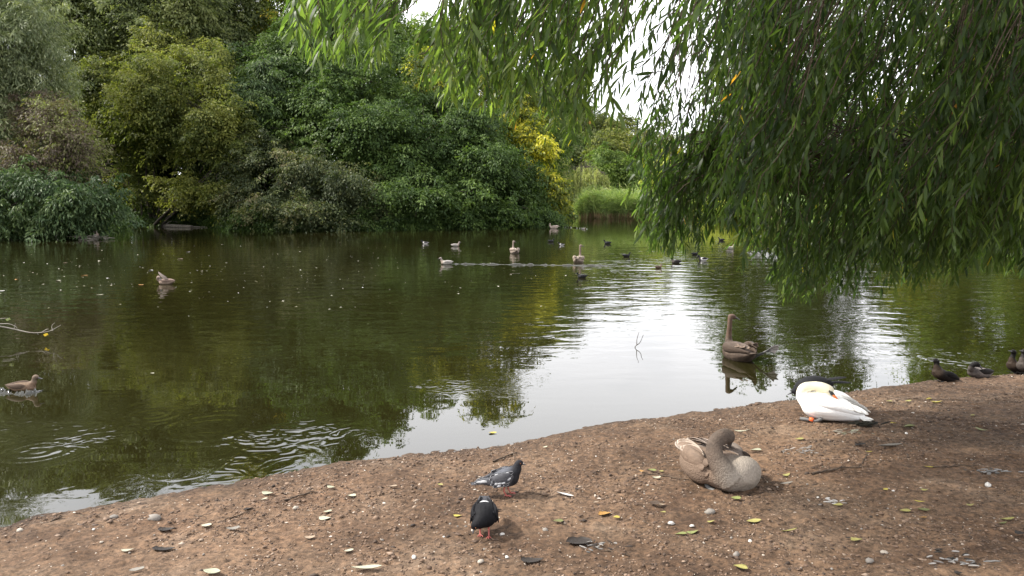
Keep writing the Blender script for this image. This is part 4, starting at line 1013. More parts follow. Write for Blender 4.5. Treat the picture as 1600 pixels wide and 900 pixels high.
# pigeons
def pigeon(px, py, heading, label, bow=False):
    p = on_ground(px, py)
    t = thing('pigeon', label, 'pigeon', p, heading, group='pigeons on the bank'); t.scale = (.98,) * 3
    dark = np.array([.018, .018, .021]); slate = np.array([.075, .078, .09])
    def col(V):
        x, y, z = V.T
        if bow:
            c = np.tile(dark * .45, (len(V), 1))
            return blend(c, (.42, .42, .43), (.030 - np.abs(y)) / .01 * ((x < -.045) & (x > -.115) & (z > .12)))
        return blend(slate, dark, (x - .02) / .04)
    if bow:      # breast low, rump high
        body = dict(path=[(-.15, 0, .142), (-.105, 0, .144), (-.05, 0, .138), (.01, 0, .124), (.055, 0, .110), (.085, 0, .098)], rw=[.02, .040, .062, .074, .066, .03], rh=[.008, .024, .050, .066, .060, .028], smooth=20, k=16)
        neck = dict(path=[(.05, -.01, .115), (.082, -.035, .105), (.092, -.058, .090), (.098, -.064, .072)], rw=[.055, .038, .027, .012], rh=[.055, .038, .027, .012], smooth=16, k=12, up=(0, 1, .1))
        b0, b1 = (.100, -.066, .070), (.110, -.070, .046); eyes = [(.098, -.082, .088), (.116, -.052, .090)]; wz, tip = .155, .185
    else:
        body = dict(path=[(-.15, 0, .088), (-.105, 0, .098), (-.05, 0, .112), (.01, 0, .126), (.06, 0, .142), (.092, 0, .155)], rw=[.02, .040, .062, .070, .060, .022], rh=[.008, .022, .050, .066, .062, .026], smooth=20, k=16)
        neck = dict(path=[(.050, 0, .150), (.080, 0, .188), (.088, 0, .215), (.098, 0, .230), (.115, 0, .228), (.127, 0, .224)], rw=[.056, .038, .027, .0245, .019, .008], rh=[.056, .039, .029, .0245, .019, .008], smooth=18, k=12, up=(0, 1, .02))
        b0, b1 = (.119, 0, .225), (.147, 0, .216); eyes = [(.108, .0215, .233), (.108, -.0215, .233)]; wz, tip = .14, .098
    organic('body', [body, neck], M_SMALLF, t, col, .0055, 3)
    rng = np.random.default_rng(int(px)); zb = (lambda x: .118 - .17 * x) if bow else (lambda x: .132 + .22 * x)

    for s in (1, -1):
        wc = (.008, .008, .0095) if bow else (.06, .06, .066)
        w = loft_obj('wing', dict(path=[(.06, .052 * s, zb(.06) + .01), (.02, .068 * s, zb(.02) + .006), (-.05, .060 * s, zb(-.05)), (-.12, .036 * s, zb(-.12)), (-.19, .018 * s, zb(-.19))], rw=[.005, .016, .017, .013, .004], rh=[.014, .044, .044, .026, .006], smooth=16, k=12), M_SMALLF, t, const(wc))
        for r in range(5):
            for k in range(6 - r // 2):
                x0 = .058 - .024 * k - .007 * r; yb = s * (.060 + .024 * math.sin(min(r / 3, 1.2) * 1.4) - .003 * k); z0 = zb(x0) + .042 - .017 * r
                pale = rng.random() < .5 and not bow
                feather('feather', (x0, yb, z0), (x0 - .038, yb - s * .001, z0 - .006 + (zb(x0 - .038) - zb(x0))), .026, (.1, s, .45), (.34, .34, .35) if pale else (.022, .022, .025) if not bow else (.008, .008, .0095), M_SMALLF, w, .05, ((.02, .02, .022) if pale else (.36, .36, .37)) if not bow else (.014, .014, .016))
        for k in range(4):
            feather('feather', (-.06, s * (.056 - .009 * k), zb(-.06) + .012 - .008 * k), (-.20 - .006 * k, s * (.024 - .004 * k), zb(-.20) + .008 - .005 * k), .024, (0, s, .7), (.05, .05, .055) if k % 2 or bow else (.30, .30, .31), M_SMALLF, w, .02)
    z1 = .142 if bow else .095; sl = .02 if bow else -.16
    loft_obj('tail', dict(path=[(-.12, 0, z1), (-.18, 0, z1 + .06 * sl), (-.235, 0, z1 + .115 * sl)], rw=[.024, .028, .024], rh=[.008, .005, .002], smooth=10, k=10), M_SMALLF, t, const((.05, .05, .056)))
    loft_obj('bill', dict(path=[b0, tuple((np.array(b0) + b1) / 2), b1], rw=[.006, .005, .002], rh=[.007, .005, .002], k=8), M_GREYB, t)
    mid = np.array(b0) * .75 + np.array(b1) * .25
    loft_obj('cere', ball(tuple(mid + ([-.004, -.006, .004] if bow else [0, 0, .005])), .0065, 8), M_PALEB, t)
    for e in eyes: loft_obj('eye', ball(e, .0034, 8), plain('pigeon_eye', (.20, .06, .012), .2), t)
    for s in (1, -1): leg(t, (.015 + .014 * s, .026 * s, .078), .080, M_PINK, .034, .0046)
    return t
pigeon(789, 773, -.02, 'black and white chequered pigeon standing side-on')
pigeon(757, 834, math.atan2(-1, .04), 'black-breasted pigeon facing this way with its head bowed to peck', True)

# ducks: one builder
def duck(name, label, cat, loc, heading, colors, sc=1.0, group=None, pose='swim', bill=M_GREYB, pitch=0., head=(.0, 0.0), lift=0.):
    body_c, breast_c, head_c, wing_c = map(np.array, colors)
    t = thing(name, label, cat, loc, heading, group, ry=pitch); t.scale = (sc,) * 3
    dz = lift
    def col(V):
        x, y, z = V.T
        c = blend(body_c, breast_c, (x - .06) / .05)
        c = c * (.8 + .4 * vnoise(x * 70, y * 70 + z * 50, 4))[:, None]
        return blend(c, head_c, (z - dz - .115) / .02 * (x > .05))
    body = dict(path=[(-.225, 0, .085 + dz), (-.17, 0, .065 + dz), (-.09, 0, .05 + dz), (0, 0, .045 + dz), (.09, 0, .05 + dz), (.15, 0, .062 + dz)], rw=[.008, .05, .085, .10, .085, .03], rh=[.006, .03, .062, .07, .066, .03], smooth=20, k=16)
    hy, hz = head
    if pose == 'preen':
        neck = dict(path=[(.10, 0, .07 + dz), (.155, .02, .10 + dz), (.155, .045, .15 + dz), (.12, .065, .165 + dz), (.085, .075, .145 + dz)], rw=[.055, .036, .03, .034, .02], rh=[.055, .036, .03, .034, .02], smooth=18, k=12, up=(0, 1, .1))
        b = [(.09, .075, .15 + dz), (.06, .085, .12 + dz), (.035, .09, .10 + dz)]; ey = [(.115, .095, .175 + dz), (.125, .038, .18 + dz)]
    else:
        neck = dict(path=[(.09, 0, .07 + dz), (.135, hy * .3, .115 + dz), (.145, hy * .7, .155 + hz + dz), (.16, hy, .185 + hz + dz), (.19, hy * 1.6, .182 + hz + dz), (.205, hy * 1.9, .176 + hz + dz)], rw=[.06, .04, .03, .034, .028, .012], rh=[.06, .04, .03, .034, .027, .012], smooth=20, k=12, up=(0, 1, .02))
        b = [(.195, hy * 1.75, .176 + hz + dz), (.225, hy * 2.2, .168 + hz + dz), (.255, hy * 2.6, .162 + hz + dz)]; ey = [(.178, hy + .028, .195 + hz + dz), (.178, hy - .028, .195 + hz + dz)]
    organic('body', [body, neck], M_SMALLF, t, col, .0085, 3)
    for s in (1, -1):
        loft_obj('wing', dict(path=[(.075, .066 * s, .075 + dz), (.01, .090 * s, .082 + dz), (-.08, .076 * s, .084 + dz), (-.16, .04 * s, .085 + dz), (-.22, .015 * s, .088 + dz)], rw=[.006, .018, .02, .016, .004], rh=[.012, .036, .036, .022, .005], smooth=16, k=12), M_SMALLF, t, const(wing_c))
    loft_obj('bill', dict(path=b, rw=[.014, .013, .010], rh=[.012, .006, .003], smooth=8, k=10), bill, t)
    for q in ey: loft_obj('eye', ball(q, .005, 8), M_EYE, t)
    if pose == 'stand' or dz > 0:
        for s in (1, -1): leg(t, (.0, .035 * s, .02 + dz), .02 + dz, M_GREYLEG, .05, .006)
    return t
BROWN = ((.115, .078, .052), (.15, .10, .07), (.135, .10, .075), (.085, .06, .045))
DARKD = ((.014, .011, .010), (.034, .024, .018), (.010, .009, .008), (.011, .010, .010))
GREYD = ((.034, .030, .028), (.062, .052, .046), (.018, .016, .015), (.026, .023, .022))
COOT = ((.02, .02, .021), (.02, .02, .021), (.012, .012, .012), (.022, .022, .023))
PALE = ((.27, .25, .22), (.20, .16, .13), (.20, .17, .15), (.26, .24, .22))
TUFT = ((.50, .48, .46), (.03, .028, .03), (.012, .012, .014), (.025, .024, .026))
GS = 'ducks resting at the edge of the bank'
duck('duck', 'dark duck standing upright, alone, first on the shore past the white swan', 'duck', on_ground(1469, 596), math.atan2(-.15, -.98), DARKD, .95, GS, 'stand', M_GREYB, -.42, (-.01, -.015), .045)
duck('duck', 'dark pale-sided duck sitting down and preening its flank on the shore', 'duck', on_ground(1528, 589), math.atan2(-.25, -.97), ((.13, .11, .10), (.07, .06, .055), (.012, .011, .011), (.02, .018, .017)), .95, GS, 'preen', M_GREYB, -.12, lift=.012)
duck('duck', 'dark brown duck sitting head up, half hidden behind its grey-breasted neighbour', 'duck', on_ground(1583, 583), math.atan2(-.3, -.95), DARKD, .92, GS, 'stand', M_GREYB, -.5, (0, .02), .05)
duck('duck', 'grey-breasted duck standing close beside another at the end of the shore', 'duck', on_ground(1599, 584), math.atan2(-.45, -.9), GREYD, .95, GS, 'stand', M_GREYB, -.5, (0, .02), .05)
GW = 'ducks swimming on the lake'
wat = lambda px, py: at_z(px, py, 0)
duck('duck', 'brown duck swimming by itself, drawing a bright wake, near the muddy shallows', 'duck', wat(37, 611), math.atan2(.05, 1), BROWN, .86, GW, bill=M_GREYB)
d2 = duck('duck', 'brown duck flapping one pale wing as it washes among floating leaves', 'duck', wat(259, 444), math.atan2(.1, -1), ((.20, .15, .115), (.20, .15, .12), (.22, .17, .14), (.14, .10, .08)), 1.1, GW, 'preen')
for k in range(5):
    feather('wing_feather', (-.02 - .02 * k, .06, .10), (.10 - .035 * k, .10 + .01 * k, .30 - .02 * k), .05, (.3, 1, .2), (.55, .46, .41), M_SMALLF, d2, .08, (.3, .24, .2))
duck('duck', 'pale duck leading the long white wake across the lake', 'duck', wat(697, 413), math.atan2(.03, -1), PALE, 1.05, GW)
duck('duck', 'black duck diving into the ripples, tail up, below the straight-necked young swan', 'duck', wat(909, 434), math.atan2(.1, -1), COOT, .72, GW, pitch=.0, head=(0, -.02))
for px, py, hd, col, sc, lab in (
        (664, 381, 3.1, TUFT, .95, 'small black and white duck under the overhanging dark tree'),
        (712, 385, .1, PALE, 1.1, 'plain pale duck between the overhanging dark tree and the wake'),
        (861, 378, .1, COOT, .9, 'tiny black water bird in the golden reflection'),
        (877, 383.5, 3.1, TUFT, .8, 'tiny pale-sided duck between the two pale young swans'),
        (949, 381, 3.1, COOT, 1.0, 'black water bird where the lake turns rippled'),
        (979, 401, .2, COOT, .85, 'black water bird just past the tip of the lowest willow sprays'),
        (1056, 411, 3.0, GREYD, 1.0, 'dark grey duck in the ripples under the low willow sprays'),
        (1029, 419, .4, BROWN, .7, 'small brown duck alone in the bright ripples'),
        (1098, 407, 3.2, TUFT, 1.0, 'pale-flanked black duck swimming beside the dark grey one'),
        (1086, 398, .1, COOT, .8, 'black water bird behind the hanging willow sprays'),
        (1127, 376, 3.1, COOT, .9, 'black and pale water bird on the green reflections beyond the willow sprays'),
        (1141, 389, .1, PALE, 1.0, 'pinkish pale duck resting on the water beyond the willow sprays'),
        (1192, 396, .05, COOT, 1.1, 'black water bird drawing a short bright wake beyond the willow'),
        (912, 358, .1, PALE, .7, 'tiny whitish duck in front of the reed bed')):
    duck('duck', lab, 'duck', wat(px, py), hd, col, sc * .88, GW)
# the grey-white bird by its heap of sticks under the dark bush
def nest():
    o = at_z(140, 374); rng = np.random.default_rng(3)
    t = thing('stick_heap', 'low heap of pale sticks in the water below the drooping dark bush', 'nest', o)
    for k in range(26):
        a = rng.random() * 3.14; L_ = rng.uniform(.4, 1.0); c = o + np.array([rng.normal() * .45, rng.normal() * .25, .02 + rng.random() * .16])
        d = np.array([math.cos(a), math.sin(a) * .5, rng.normal() * .12]) * L_ / 2
        tubes('stick', [(np.array([c - d, c + rng.normal(size=3) * .02, c + d]), [.012, .02, .01])], M_PALEWOOD, t, 5, o)
    duck('water_bird', 'greyish white bird perched upright on the heap of sticks', 'bird', at_y(152, 372, o[1] - .05) * [1, 1, 0] + [0, 0, .10], math.atan2(-.4, .9), PALE, 1.1, None, 'stand', pitch=-.7, lift=.04)
nest()

# ------------------------------------------------------------------ things in the water
def wake(label, pts, w, h):
    """a low ridge of raised water trailing a bird"""
    P = curve_pts([at_z(px, py, 0) for px, py in pts], 90); n = len(P); rng = np.random.default_rng(abs(int(pts[0][0])))
    hh = h * (.5 + .9 * rng.random(n)) * np.clip(np.minimum(np.arange(n), n - 1 - np.arange(n)) / 5, 0, 1) * np.clip((vnoise(np.arange(n) * .45, np.zeros(n), int(abs(pts[0][0]))) - .25) * 2.5, 0, 1); ww = w * (.7 + .6 * rng.random(n))
    V, k = [], 7
    for i in range(n):
        for j in range(k):
            t = j / (k - 1) * 2 - 1
            V.append((P[i][0], P[i][1] + t * ww[i], .0045 + hh[i] * (1 - t * t) ** 2 - .012 * abs(t) ** 3))
    i = (np.arange(n - 1)[:, None] * k + np.arange(k - 1)[None]).ravel(); Q = np.stack([i, i + 1, i + k + 1, i + k], -1)
    me = raw_mesh('water_wake', V, Q, np.full(len(Q), 4), M_WATER, True, pattr={'ripple': np.full(len(V), .3), 'ringlet': np.zeros(len(V))})
    new_obj('water_wake', me, label=label, kind='structure')
wake('long thin white wake behind the leading pale duck', [(702, 412.5), (760, 413), (830, 414), (900, 415), (985, 416)], .045, .035)
wake('short bright wake in front of the reed bed', [(868, 354.5), (890, 355.5), (918, 358)], .25, .08)
wake('bright wake of the black water bird beyond the willow', [(1170, 395), (1190, 398), (1215, 400)], .3, .10)
wake('bright wake behind the brown duck near the shallows', [(-30, 610), (0, 612), (22, 614), (45, 615), (64, 611)], .07, .035)
def stick_in_water():
    o = at_z(996, 543); k = o[1] / F_PX
    t = thing('twig', 'thin forked twig standing out of the calm water', 'twig', o)
    p = lambda x, y: o + np.array([(x - 996) * k, 0, (543 - y) * k * 1.03])
    tubes('stem', [(np.array([p(996, 548), p(992, 542), p(995, 539)]), .006)], M_TWIG, t, 5, o)
    tubes('fork', [(curve_pts([p(995, 539), p(995, 530), p(998, 519)], 6), np.linspace(.006, .003, 6))], M_TWIG, t, 5, o)
    tubes('fork', [(curve_pts([p(995, 539), p(1000, 535), p(1005, 523)], 6), np.linspace(.006, .003, 6))], M_TWIG, t, 5, o)
stick_in_water()
def low_branch():
    D = 11.5; q = lambda x, y, d=0: at_y(x, y, D + d); o = q(-60, 505)
    t = thing('bare_branch', 'thin bare grey branch with one yellow leaf reaching over the dark water', 'branch', o)
    tubes('stem', [(curve_pts([q(-160, 480, -.3), q(-60, 502), q(0, 510), q(25, 515), q(50, 520), q(75, 518), q(88, 512), q(95, 508)], 30), np.linspace(.014, .004, 30))], M_PALEWOOD, t, 6, o)
    for pts in ([(0, 506), (14, 506), (24, 510), (27, 514)], [(82, 517), (81, 509), (86, 504)], [(66, 519), (72, 515), (76, 514)], [(22, 514), (24, 505)], [(-40, 503), (0, 498), (13, 497)], [(58, 520), (60, 523)]):
        tubes('twig', [(curve_pts([q(*p) for p in pts], 8), np.linspace(.007, .003, 8))], M_PALEWOOD, t, 5, o)
    for (x, y), tn, nm in (((71, 521), .95, 'yellow_leaf'), ((12, 497), .1, 'withered_leaf')):
        c = q(x, y) - o
        V = leaf_quads(np.array([c, c, c]), unit(np.array([[1, 0, -.6], [.4, -.5, -.9], [-.4, 0, -1]])), unit(np.array([[0, -1, .3], [.2, -.8, .2], [.3, -1, 0]])), .05, .045)
        quad_obj(nm, V, np.full(3, tn), G_GOLD if tn > .5 else G_WEEP, t, (0, 0, 0))
low_branch()

# ------------------------------------------------------------------ fallen leaves, twigs, feathers, pebbles
def dry_leaf_mat(name, c1, c2):
    c1, c2 = [tuple(v * .60 for v in c) for c in (c1, c2)]
    m = noisy_mat(name, c1, c2, 60, .65, .4, 120, .002); return m
LM = {'cream': dry_leaf_mat('leaf_cream', (.44, .42, .30), (.60, .58, .44)), 'pale': dry_leaf_mat('leaf_pale_green', (.38, .39, .27), (.52, .52, .38)),
      'green': dry_leaf_mat('leaf_green', (.20, .23, .07), (.32, .34, .12)), 'yg': dry_leaf_mat('leaf_yellow_green', (.32, .29, .09), (.46, .41, .14)),
      'yellow': dry_leaf_mat('leaf_yellow', (.46, .36, .06), (.62, .52, .12)), 'orange': dry_leaf_mat('leaf_orange', (.42, .20, .05), (.58, .34, .10)),
      'tan': dry_leaf_mat('leaf_tan', (.33, .24, .16), (.48, .37, .27)), 'brown': dry_leaf_mat('leaf_brown', (.05, .032, .022), (.13, .085, .055)),
      'olive': dry_leaf_mat('leaf_olive', (.14, .15, .05), (.23, .23, .09)), 'grey': dry_leaf_mat('leaf_grey', (.20, .18, .15), (.34, .31, .27)),
      'white': dry_leaf_mat('feather_white', (.58, .56, .53), (.74, .72, .70)), 'dark': dry_leaf_mat('bark_chip', (.018, .014, .012), (.05, .038, .03))}
def leaf_shape(kind, seed):
    """curled leaf blade of unit length along x, with a sunken midrib, a stalk and a little thickness"""
    rng = np.random.default_rng(seed); ts = np.linspace(0, 1, 9)
    prof = {'oval': np.sin(np.pi * ts ** .8) ** .75 * .33, 'long': np.sin(np.pi * ts ** .9) ** .8 * .13, 'ragged': np.sin(np.pi * ts ** .7) ** .6 * .30 * (.75 + .5 * rng.random(9))}[kind]
    prof[0] = .015; prof[-1] = .01
    c1, c2, tw = rng.uniform(.05, .22), rng.uniform(-.1, .45), rng.uniform(-.5, .5)
    V = []
    for sg in (0, 1):
        for t, w in zip(ts, prof):
            for x in (-1, -.5, 0, .5, 1):
                z = c1 * (t - .5) ** 2 * 2 + c2 * (abs(x) * w) + tw * (t - .5) * x * w - (.012 if x == 0 else 0) + .02 - sg * .008
                V.append((t - .5, x * w + .05 * math.sin(t * 2.5) * c1 * 4, z))
    f = []
    for i in range(8):
        for j in range(4):
            a = i * 5 + j; f.append((a, a + 5, a + 6, a + 1)); b = a + 45; f.append((b, b + 1, b + 6, b + 5))
        for j in (0, 4): a = i * 5 + j; f.append((a, a + 45, a + 50, a + 5))
    return V, np.array(f)
LEAF_ME = {}
def leaf_mesh(kind, col, seed):
    k = (kind, col, seed % 4)
    if k not in LEAF_ME:
        V, f = leaf_shape(kind, seed % 4 + 10 * len(kind)); LEAF_ME[k] = raw_mesh('fallen_leaf', V, f.ravel(), np.full(len(f), 4), LM[col], True)
    return LEAF_ME[k]
rngL = np.random.default_rng(8)
def slope(x, y):
    e = .06; return np.array([-(float(ground_z(x + e, y)) - float(ground_z(x - e, y))) / (2 * e), -(float(ground_z(x, y + e)) - float(ground_z(x, y - e))) / (2 * e), 1.0])
def lay(o, p, rz, sc, lift=.004):
    n = Vector(slope(p[0], p[1])).normalized()
    q = Vector((0, 0, 1)).rotation_difference(n) @ Matrix.Rotation(rz, 3, 'Z').to_quaternion()
    o.rotation_mode = 'QUATERNION'; o.rotation_quaternion = q
    o.location = (p[0], p[1], float(p[2]) + lift); o.scale = sc if hasattr(sc, '__len__') else (sc,) * 3
GLV = 'fallen leaves on the dirt bank'
LEAVES = [  # px, py, length in photo px, colour, shape, label
    (419, 772, 20, 'pale', 'oval', 'pale green leaf on the dirt near the water, beside a bent twig'), (412, 783, 13, 'cream', 'oval', 'small cream leaf just below a pale green one near a bent twig'),
    (323, 823, 17, 'cream', 'oval', 'cream leaf at the end of a straight thin twig'), (364, 828, 20, 'grey', 'ragged', 'curled grey-brown leaf beside a straight thin twig'),
    (200, 861, 19, 'cream', 'oval', 'cream leaf alone on bare dirt between dark bark chips'), (214, 893, 24, 'grey', 'ragged', 'ragged grey leaf at the lower edge of the dirt'),
    (331, 896, 26, 'pale', 'oval', 'large pale green leaf at the lower edge of the dirt'), (484, 842, 17, 'tan', 'ragged', 'crumpled tan leaf with a white scrap beside it'),
    (518, 763, 15, 'pale', 'oval', 'pale green leaf closest to the waterline'), (613, 762, 16, 'tan', 'oval', 'pinkish tan leaf on the open dirt up from the pecking pigeon'),
    (688, 759, 9, 'yg', 'oval', 'tiny yellow-green leaf near the tail of the chequered pigeon'), (550, 777, 14, 'cream', 'oval', 'thin cream leaf below the pinkish tan leaf'),
    (508, 812, 21, 'cream', 'oval', 'pale cream leaf lying just under a smaller one'), (512, 802, 15, 'pale', 'oval', 'smaller pale leaf just above a cream one'),
    (545, 863, 15, 'cream', 'oval', 'round cream leaf on the bare dirt above the long slender one'), (573, 890, 46, 'cream', 'long', 'longest slender cream leaf at the lower edge of the dirt'),
    (716, 808, 15, 'yellow', 'oval', 'yellow leaf touching the pecking pigeon on its water side'), (872, 817, 16, 'olive', 'oval', 'faded green leaf a step past the pecking pigeon'),
    (945, 806, 20, 'orange', 'ragged', 'torn orange-tan leaf next to a yellow scrap'), (963, 811, 11, 'yellow', 'oval', 'small yellow leaf touching the torn orange-tan one'),
    (932, 787, 10, 'tan', 'ragged', 'small tan leaf up from the torn orange one'), (1019, 737, 13, 'green', 'oval', 'green leaf standing on edge by the tail of the sleeping brown cygnet'),
    (1033, 738, 8, 'yg', 'oval', 'tiny yellow-green leaf beside the green one standing on edge'), (1026, 748, 13, 'cream', 'ragged', 'crumpled cream leaf below the green one standing on edge'),
    (1003, 738, 8, 'orange', 'oval', 'tiny orange leaf at the end of a dark twig'), (1150, 781, 15, 'green', 'oval', 'bright green leaf tucked against the breast of the sleeping brown cygnet'),
    (1178, 817, 22, 'yg', 'oval', 'broad yellow-green leaf on the dirt below the sleeping brown cygnet'), (1064, 838, 18, 'green', 'oval', 'lighter of a pair of green leaves lying side by side'),
    (1082, 834, 19, 'green', 'oval', 'darker of a pair of green leaves lying side by side'), (1233, 831, 24, 'yg', 'long', 'long notched yellowish leaf on the bare dirt'),
    (1339, 847, 19, 'yg', 'ragged', 'ragged yellow-green leaf with holes beside a black speck'), (1309, 792, 14, 'yg', 'oval', 'narrow yellow leaf alone beside a scatter of white down'),
    (1437, 785, 15, 'yellow', 'long', 'clear yellow leaf tilted up on edge'), (1414, 801, 16, 'yg', 'oval', 'yellow-green leaf beneath the tilted clear yellow one'),
    (1443, 799, 17, 'olive', 'oval', 'dull olive leaf under the tilted clear yellow one'), (1442, 810, 12, 'orange', 'long', 'thin orange leaf below the dull olive one'),
    (1516, 792, 12, 'yg', 'oval', 'small yellow-green leaf alone on smooth red-brown dirt'), (1573, 813, 26, 'yg', 'long', 'long bent yellow-green leaf lying across another'),
    (1567, 819, 18, 'olive', 'long', 'olive leaf lying under a long bent yellow-green one'), (1157, 890, 21, 'yg', 'oval', 'yellow-green leaf with a stalk at the lower edge of the dirt'),
    (1229, 744, 14, 'yg', 'oval', 'yellow-green leaf at the tip of the long dark twig'), (1536, 740, 10, 'orange', 'ragged', 'bright orange leaf scrap against a tuft of grey down'),
    (1384, 767, 10, 'yellow', 'oval', 'small yellow leaf by a dark patch of litter'), (1451, 731, 13, 'yellow', 'long', 'thin yellow leaf lying along a dark stick'),
    (1444, 768, 11, 'yg', 'oval', 'tiny dull yellow leaf up from the tilted clear yellow one'), (1022, 789, 18, 'brown', 'ragged', 'curled brown leaf like a strip of bark'),
    (1034, 791, 11, 'tan', 'ragged', 'small tan curl beside the curled brown leaf'), (1036, 803, 9, 'yg', 'oval', 'tiny yellow-green leaf below the curled brown one'),
    (1111, 817, 12, 'yg', 'oval', 'small yellow-green leaf between the green pair and the brown cygnet'), (1389, 629, 10, 'yg', 'oval', 'small yellow leaf beyond the white swan, first in a row of four'),
    (1419, 628, 10, 'yg', 'oval', 'small yellow leaf beyond the white swan, second in a row of four'), (1451, 625, 9, 'yellow', 'oval', 'bright yellow leaf beyond the white swan, third in a row of four'),
    (1463, 629, 19, 'yellow', 'long', 'long yellow leaf beyond the white swan, last in a row of four'), (1519, 651, 9, 'yg', 'oval', 'tiny yellow leaf alone in the shade near the resting ducks'),
    (1396, 663, 9, 'yellow', 'ragged', 'bright yellow scrap of leaf behind the tail of the white swan'), (1421, 669, 19, 'olive', 'oval', 'large olive leaf behind the tail of the white swan'),
    (1534, 673, 19, 'olive', 'oval', 'large olive leaf in the shade with a dark shadow under it'), (1335, 675, 12, 'pale', 'ragged', 'pale yellowish leaf at the foot of the dark feather tuft'),
    (1357, 707, 12, 'yellow', 'long', 'thin yellow leaf at the top of a short twig'), (1181, 706, 17, 'pale', 'oval', 'rounded pale green leaf beside the wing of the sleeping brown cygnet'),
    (1160, 674, 24, 'cream', 'long', 'long cream leaf on the dirt behind the head of the brown cygnet'), (1249, 688, 13, 'yg', 'oval', 'small yellow-green leaf under the breast of the white swan'),
    (852, 700, 8, 'cream', 'oval', 'tiny cream leaf at the rim of the bank behind the chequered pigeon')]
for i, (px, py, lp, colr, shp, lab) in enumerate(LEAVES):
    p = on_ground(px, py); sz = lp * math.hypot(p[1], 1.8) / F_PX * 1.0
    o = new_obj('fallen_leaf', leaf_mesh(shp, colr, i), label=lab, cat='leaf', group=GLV)
    lay(o, p, rngL.uniform(-.5, .5) + (math.pi if i % 2 else 0), sz, .010 if shp != 'long' else .006)
for (px, py, lp, rz, lab) in ((255, 860, 32, .25, 'long black chip of bark near a cream leaf'), (259, 830, 22, .2, 'flat dark chip of bark above the black one'), (388, 797, 14, .5, 'dark chip of bark at the end of a straight thin twig'),
                         (831, 880, 34, .0, 'broad dark clod of litter below the pecking pigeon'), (776, 799, 16, -.2, 'black scrap of bark beside the pecking pigeon'), (905, 851, 40, .1, 'dark tangle of bark and down on the bare dirt'),
                         (875, 766, 10, .3, 'small black scrap beside the curved white feather'), (903, 765, 9, 0, 'round black scrap past the curved white feather'), (1325, 843, 8, 0, 'black speck of bark beside the ragged leaf'),
                         (1345, 697, 18, .3, 'dark scrap of bark on the dirt below the white swan'), (1594, 838, 16, -.1, 'black stub of bark at the edge of the view'), (1498, 898, 14, .2, 'black scrap at the bottom of the dirt')):
    p = on_ground(px, py); o = new_obj('bark_chip', leaf_mesh('ragged', 'dark', int(px)), label=lab, cat='bark', group='dark scraps of bark on the dirt bank'); lay(o, p, rz, lp * p[1] / F_PX * 1.1, .008)
for (px, py, lp, colr, lab, rz) in ((883, 775, 26, 'white', 'curved white feather on the dirt past the chequered pigeon', -.4), (1391, 699, 36, 'grey', 'flat grey strip of dead wood below the tail of the white swan', .05),
                                    (678, 701, 10, 'white', 'small upright white feather at the waterline', 1.4), (1229, 757, 20, 'grey', 'grey flattened feather beside the sleeping brown cygnet', .1)):
    p = on_ground(px, py); o = new_obj('feather', leaf_mesh('long', colr, int(px)), label=lab, cat='feather', group='stray feathers on the bank'); lay(o, p, rz, lp * p[1] / F_PX * 1.1, .006)
TW = [([(444, 783), (470, 775), (490, 769), (506, 772)], .006, 'bent twig lying near the water among pale leaves'), ([(330, 821), (360, 811), (392, 799)], .005, 'straight thin twig with a cream leaf at its end'),
      ([(303, 807), (323, 810)], .006, 'short stub of twig near the water'), ([(805, 806), (830, 813)], .0045, 'reddish twig beside the pecking pigeon'),
      ([(1268, 742), (1300, 735), (1320, 732), (1350, 731)], .008, 'long dark curved twig past the sleeping brown cygnet'), ([(1355, 710), (1349, 722), (1342, 730)], .0045, 'short upright-looking twig with a yellow leaf at its top'),
      ([(1001, 744), (1020, 742), (1045, 746), (1075, 750)], .006, 'dark thin twig running under the tail of the brown cygnet'), ([(772, 722), (796, 712), (808, 706)], .007, 'dark twig behind the chequered pigeon'),
      ([(1455, 731), (1490, 729), (1530, 728)], .006, 'dark straight stick in the shade of the willow'), ([(945, 860), (975, 866), (984, 870)], .0045, 'small pale twig on open dirt'),
      ([(1000, 809), (1012, 820)], .004, 'tiny slanting twig near the pair of green leaves'), ([(80, 815), (96, 806)], .006, 'short twig at the rim of the bank by the shallows')]
for pts, r, lab in TW:
    P = [on_ground(*p) + [0, 0, r * .9] for p in pts]; o = P[0]
    P = curve_pts(P, 5 * len(P)); P += np.random.default_rng(int(o[0] * 1000) % 999).normal(size=P.shape) * .003
    t = thing('twig', lab, 'twig', o, group='twigs on the dirt bank'); tubes('stem', [(P, np.linspace(r, r * .5, len(P)))], M_TWIG, t, 6, o)
    m = P[len(P) // 2]
    tubes('side_twig', [(np.array([m, m + [.02, .012, .006], m + [.05, .02, .004]]), [r * .5, r * .4, r * .25])], M_TWIG, t, 5, o)
